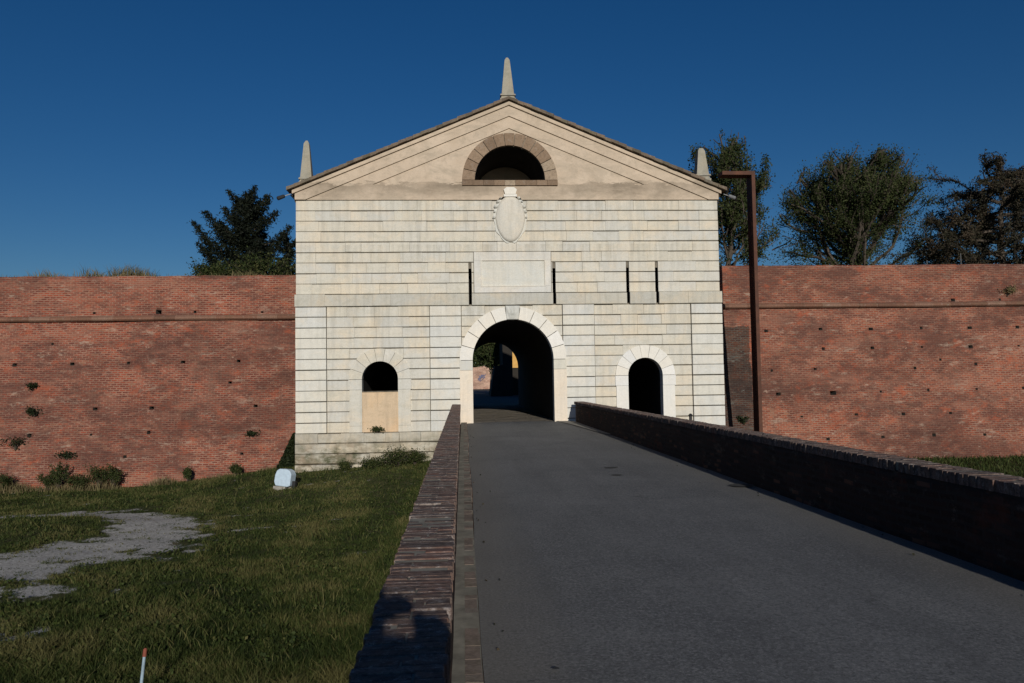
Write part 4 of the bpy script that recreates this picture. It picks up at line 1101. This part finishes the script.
# beyond the passage
ru = empty('ruined_wall', (1, 138, 0), 'pale red brick wall with graffiti seen through the archway', 'wall')
b = MB(); b.prism([(-9, -.2), (4.3, -.2), (4.3, 4.0), (2.6, 4.15), (1.2, 3.9), (-9, 4.2)], 0, .6); b.build('brickwork', M['ruin'], ru)
b = MB()
for k in range(7):
    a = k*.9; b.tube([(1.9+.35*math.cos(a), -.02, 2.1+.5*math.sin(a*1.3)), (2.2+.4*math.sin(a*2), -.03, 2.0+.6*math.cos(a*1.7)), (2.6-.4*math.cos(a*1.1), -.02, 2.3+.3*math.sin(a*3))], [.09, .09, .09], 5)
b.build('graffiti', M['graffiti'], ru)
ho = empty('house', (5, 80, 0), 'dark shaded house right of the graffiti wall beyond the archway', 'house')
b = MB(); b.box(-.9, .12, 0, 7, -.2, 6.6); b.build('wall', M['housegrey'], ho)
b = MB(); b.prism([(-2.25, -.2), (-.903, -.2), (-.903, 3.3), (-1.75, 3.15)], -.1, 4); b.build('buttress', M['housegrey'], ho)
b = MB(); b.prism([(-1.1, 6.6), (.3, 6.6), (-.4, 7.3)], -.3, 7.3); b.build('roof', M['tile'], ho)
lw = empty('garden_wall', (7, 86, 0), 'low dark shaded wall in front of the ochre house beyond the archway', 'wall')
b = MB(); b.box(-1.75, 6, 0, .5, -.2, 2.95); b.build('brickwork', M['housegrey'], lw)
b = MB(); b.box(-1.8, 6.05, -.06, .56, 2.953, 3.03); b.build('coping', M['housegrey'], lw)
ye = empty('house', (15, 140, 0), 'sunlit ochre yellow house glimpsed at the right edge of the archway', 'house')
b = MB(); b.box(-6.4, 8, 0, 9, -.2, 9); b.build('wall', M['yellow'], ye)
b = MB(); b.prism([(-6.8, 9), (8.4, 9), (.8, 11.6)], -.4, 9.4); b.build('roof', M['tile'], ye)
for wx in (-3, 1, 5):
    for wz in (1.2, 5.2):
        b = MB(); b.box(wx, wx+1.1, -.03, .05, wz, wz+1.8); f = b.build('window', M['metal_pale'], ye)
        b = MB(); b.box(wx+.1, wx+1., -.05, -.032, wz+.1, wz+1.7); b.build('pane', M['glassdark'], f)
tree('broadleaf_tree', (3.1, 90, 0), 'dark leafy tree above the graffiti wall, seen through the archway', 'tree', 44, 6.2, .2, 18, 2.7, .8, 11000, .26, M['leaf_dec'], levels=2, start=.48, cl=.35, shape=lambda f: 1.1-.4*f, minlev=1)
tree('broadleaf_tree', (1.0, 150, 0), 'far tree standing behind the graffiti wall', 'tree', 45, 11, .3, 20, 5, .8, 12000, .5, M['leaf_dec'], levels=2, start=.25, cl=.7, shape=lambda f: 1.1-.4*f, minlev=1)
tree('broadleaf_tree', (9.0, 168, 0), 'farthest tree behind the ochre house', 'tree', 46, 13, .3, 20, 6, .8, 12000, .5, M['leaf_dec'], levels=2, start=.2, cl=.8, shape=lambda f: 1.1-.4*f, minlev=1)

# ------------------------------------------------------------------ the photographer (casts the shadow on the parapet)
person = empty('person', (-.13, -.43, .05), 'person in dark jacket standing on the kerb, both arms raised to hold a camera', 'person')
def skin(name, verts, edges, radii, mat, parent, sub=2, root=0):
    me = bpy.data.meshes.new(name); me.from_pydata(verts, edges, []); o = link(bpy.data.objects.new(name, me), parent)
    m = o.modifiers.new('s', 'SKIN'); sl = me.skin_vertices[0].data
    for i, r in enumerate(radii): sl[i].radius = (r, r) if not isinstance(r, tuple) else r; sl[i].use_root = (i == root)
    s = o.modifiers.new('u', 'SUBSURF'); s.levels = s.render_levels = sub
    bpy.context.view_layer.update(); dg = bpy.context.evaluated_depsgraph_get()
    nm = bpy.data.meshes.new_from_object(o.evaluated_get(dg)); o.modifiers.clear(); o.data = nm; nm.materials.clear(); nm.materials.append(mat)
    nm.polygons.foreach_set('use_smooth', [True]*len(nm.polygons)); return o
V = [(0,0,.98),(0,0,1.15),(0,.01,1.35),(0,0,1.50),(0,.02,1.60),(0,.05,1.72),(0,.05,1.83),
     (-.20,0,1.51),(-.33,.08,1.56),(-.17,.23,1.67),(.20,0,1.51),(.32,.10,1.47),(.17,.23,1.67),
     (-.10,0,.92),(-.12,.03,.50),(-.13,-.02,.06),(-.14,.10,.02),(.10,0,.92),(.12,.03,.50),(.13,-.02,.06),(.14,.10,.02)]
E = [(0,1),(1,2),(2,3),(3,4),(4,5),(5,6),(3,7),(7,8),(8,9),(3,10),(10,11),(11,12),(0,13),(13,14),(14,15),(15,16),(0,17),(17,18),(18,19),(19,20)]
for V_ in (V,):
    pass
Rr = [.15,.15,.16,.10,.058,.085,.075,.075,.055,.032,.075,.055,.032,.10,.065,.042,.035,.10,.065,.042,.035]
skin('body', V, E, Rr, M['skin'], person)
cV = [(0,0,.95),(0,0,1.15),(0,.01,1.35),(0,0,1.50),(-.20,0,1.52),(-.33,.08,1.56),(-.20,.21,1.66),(.20,0,1.52),(.32,.10,1.47),(.20,.21,1.66)]
skin('jacket', cV, [(0,1),(1,2),(2,3),(3,4),(4,5),(5,6),(3,7),(7,8),(8,9)], [.18,.19,.21,.19,.15,.105,.07,.15,.105,.07], M['cloth'], person)
tV = [(0,0,.96),(-.10,0,.90),(-.12,.03,.50),(-.13,-.02,.10),(.10,0,.90),(.12,.03,.50),(.13,-.02,.10)]
skin('trousers', tV, [(0,1),(1,2),(2,3),(0,4),(4,5),(5,6)], [.165,.12,.083,.062,.12,.083,.062], M['jeans'], person)
for s in (-1, 1): skin('shoe', [(s*.13,-.06,.04),(s*.135,.06,.045),(s*.14,.17,.03)], [(0,1),(1,2)], [.05,.052,.04], M['cam'], person, sub=2)
skin('hair', [(-.02,-.02,1.72),(-.03,.00,1.83),(-.03,.04,1.89)], [(0,1),(1,2)], [.095,.105,.08], M['hair'], person)
bm = bmesh.new(); bmesh.ops.create_uvsphere(bm, u_segments=10, v_segments=8, radius=.02)
for v in bm.verts: v.co = Vector((v.co.x*.8, v.co.y*1.2+.145, v.co.z*1.4+1.71))
obj('nose', bm, M['skin'], person, True)
for s in (-1, 1):                                         # hands: palm, four fingers and a thumb round the camera
    hv = [(s*.165,.225,1.67),(s*.125,.235,1.70),(s*.10,.245,1.73)]; skin('hand', hv, [(0,1),(1,2)], [.032,.036,.030], M['skin'], person)
    for k in range(4):
        z = 1.665+.02*k; f = [(s*.115,.24,z),(s*.105,.262,z+.006),(s*.082,.266,z+.006),(s*.062,.262-.0,z+.004)]
        skin('finger', f, [(0,1),(1,2),(2,3)], [.010,.0095,.009,.008], M['skin'], person, 1)
    skin('thumb', [(s*.12,.235,1.66),(s*.09,.205,1.675),(s*.065,.185,1.70)], [(0,1),(1,2)], [.013,.011,.010], M['skin'], person, 1)
person.scale = (1.10,)*3
cmr = empty('camera', (-.10, -.15, 1.90), 'black camera held to the eye by the person on the kerb', 'camera')
b = MB(); b.box(-.07, .07, -.025, .02, -.045, .045); b.prism([(-.03,.045),(.03,.045),(.018,.07),(-.018,.07)], -.02, .015); b.build('body', M['cam'], cmr)
b = MB(); b.tube([(0,.02,0), (0,.04,0)], [.032, .032], 16); b.build('lens', M['cam'], cmr)

# ------------------------------------------------------------------ camera, light, sky
cd_ = bpy.data.cameras.new('view'); cam = bpy.data.objects.new('view', cd_); C.objects.link(cam)
cd_.sensor_width = 36; cd_.lens = 27.0; cd_.clip_end = 5000; cd_.clip_start = .02
cam.matrix_world = Matrix(((rr_.x, uu_.x, -fw.x, 0), (rr_.y, uu_.y, -fw.y, 0), (rr_.z, uu_.z, -fw.z, H), (0, 0, 0, 1)))
S.camera = cam
sd = bpy.data.lights.new('sun', 'SUN'); sd.energy = 4.8; sd.angle = math.radians(.53); sd.color = (1., .945, .84)
so = bpy.data.objects.new('sun', sd); C.objects.link(so)
sdir = Vector((math.sin(AZ)*math.cos(EL), -math.cos(AZ)*math.cos(EL), math.sin(EL)))      # towards the sun
so.rotation_euler = sdir.to_track_quat('Z', 'Y').to_euler()
W = bpy.data.worlds.new('World'); S.world = W; W.use_nodes = True; wt = W.node_tree
bg = wt.nodes['Background']; sky = wt.nodes.new('ShaderNodeTexSky'); sky.sky_type = 'NISHITA'; sky.sun_disc = False
sky.sun_elevation = EL; sky.sun_rotation = math.atan2(sdir.x, sdir.y); sky.air_density = 1.; sky.dust_density = .15; sky.ozone_density = 5.
hs = wt.nodes.new('ShaderNodeHueSaturation'); hs.inputs['Saturation'].default_value = 1.2; hs.inputs['Hue'].default_value = .506; hs.inputs['Value'].default_value = 1.28
wt.links.new(sky.outputs[0], hs.inputs['Color']); wt.links.new(hs.outputs[0], bg.inputs[0]); bg.inputs[1].default_value = .05
S.render.engine = 'CYCLES'
S.view_settings.view_transform = 'Standard'; S.view_settings.look = 'None'; S.view_settings.exposure = -.5; S.view_settings.gamma = 1
S.render.resolution_x = 1024; S.render.resolution_y = 683
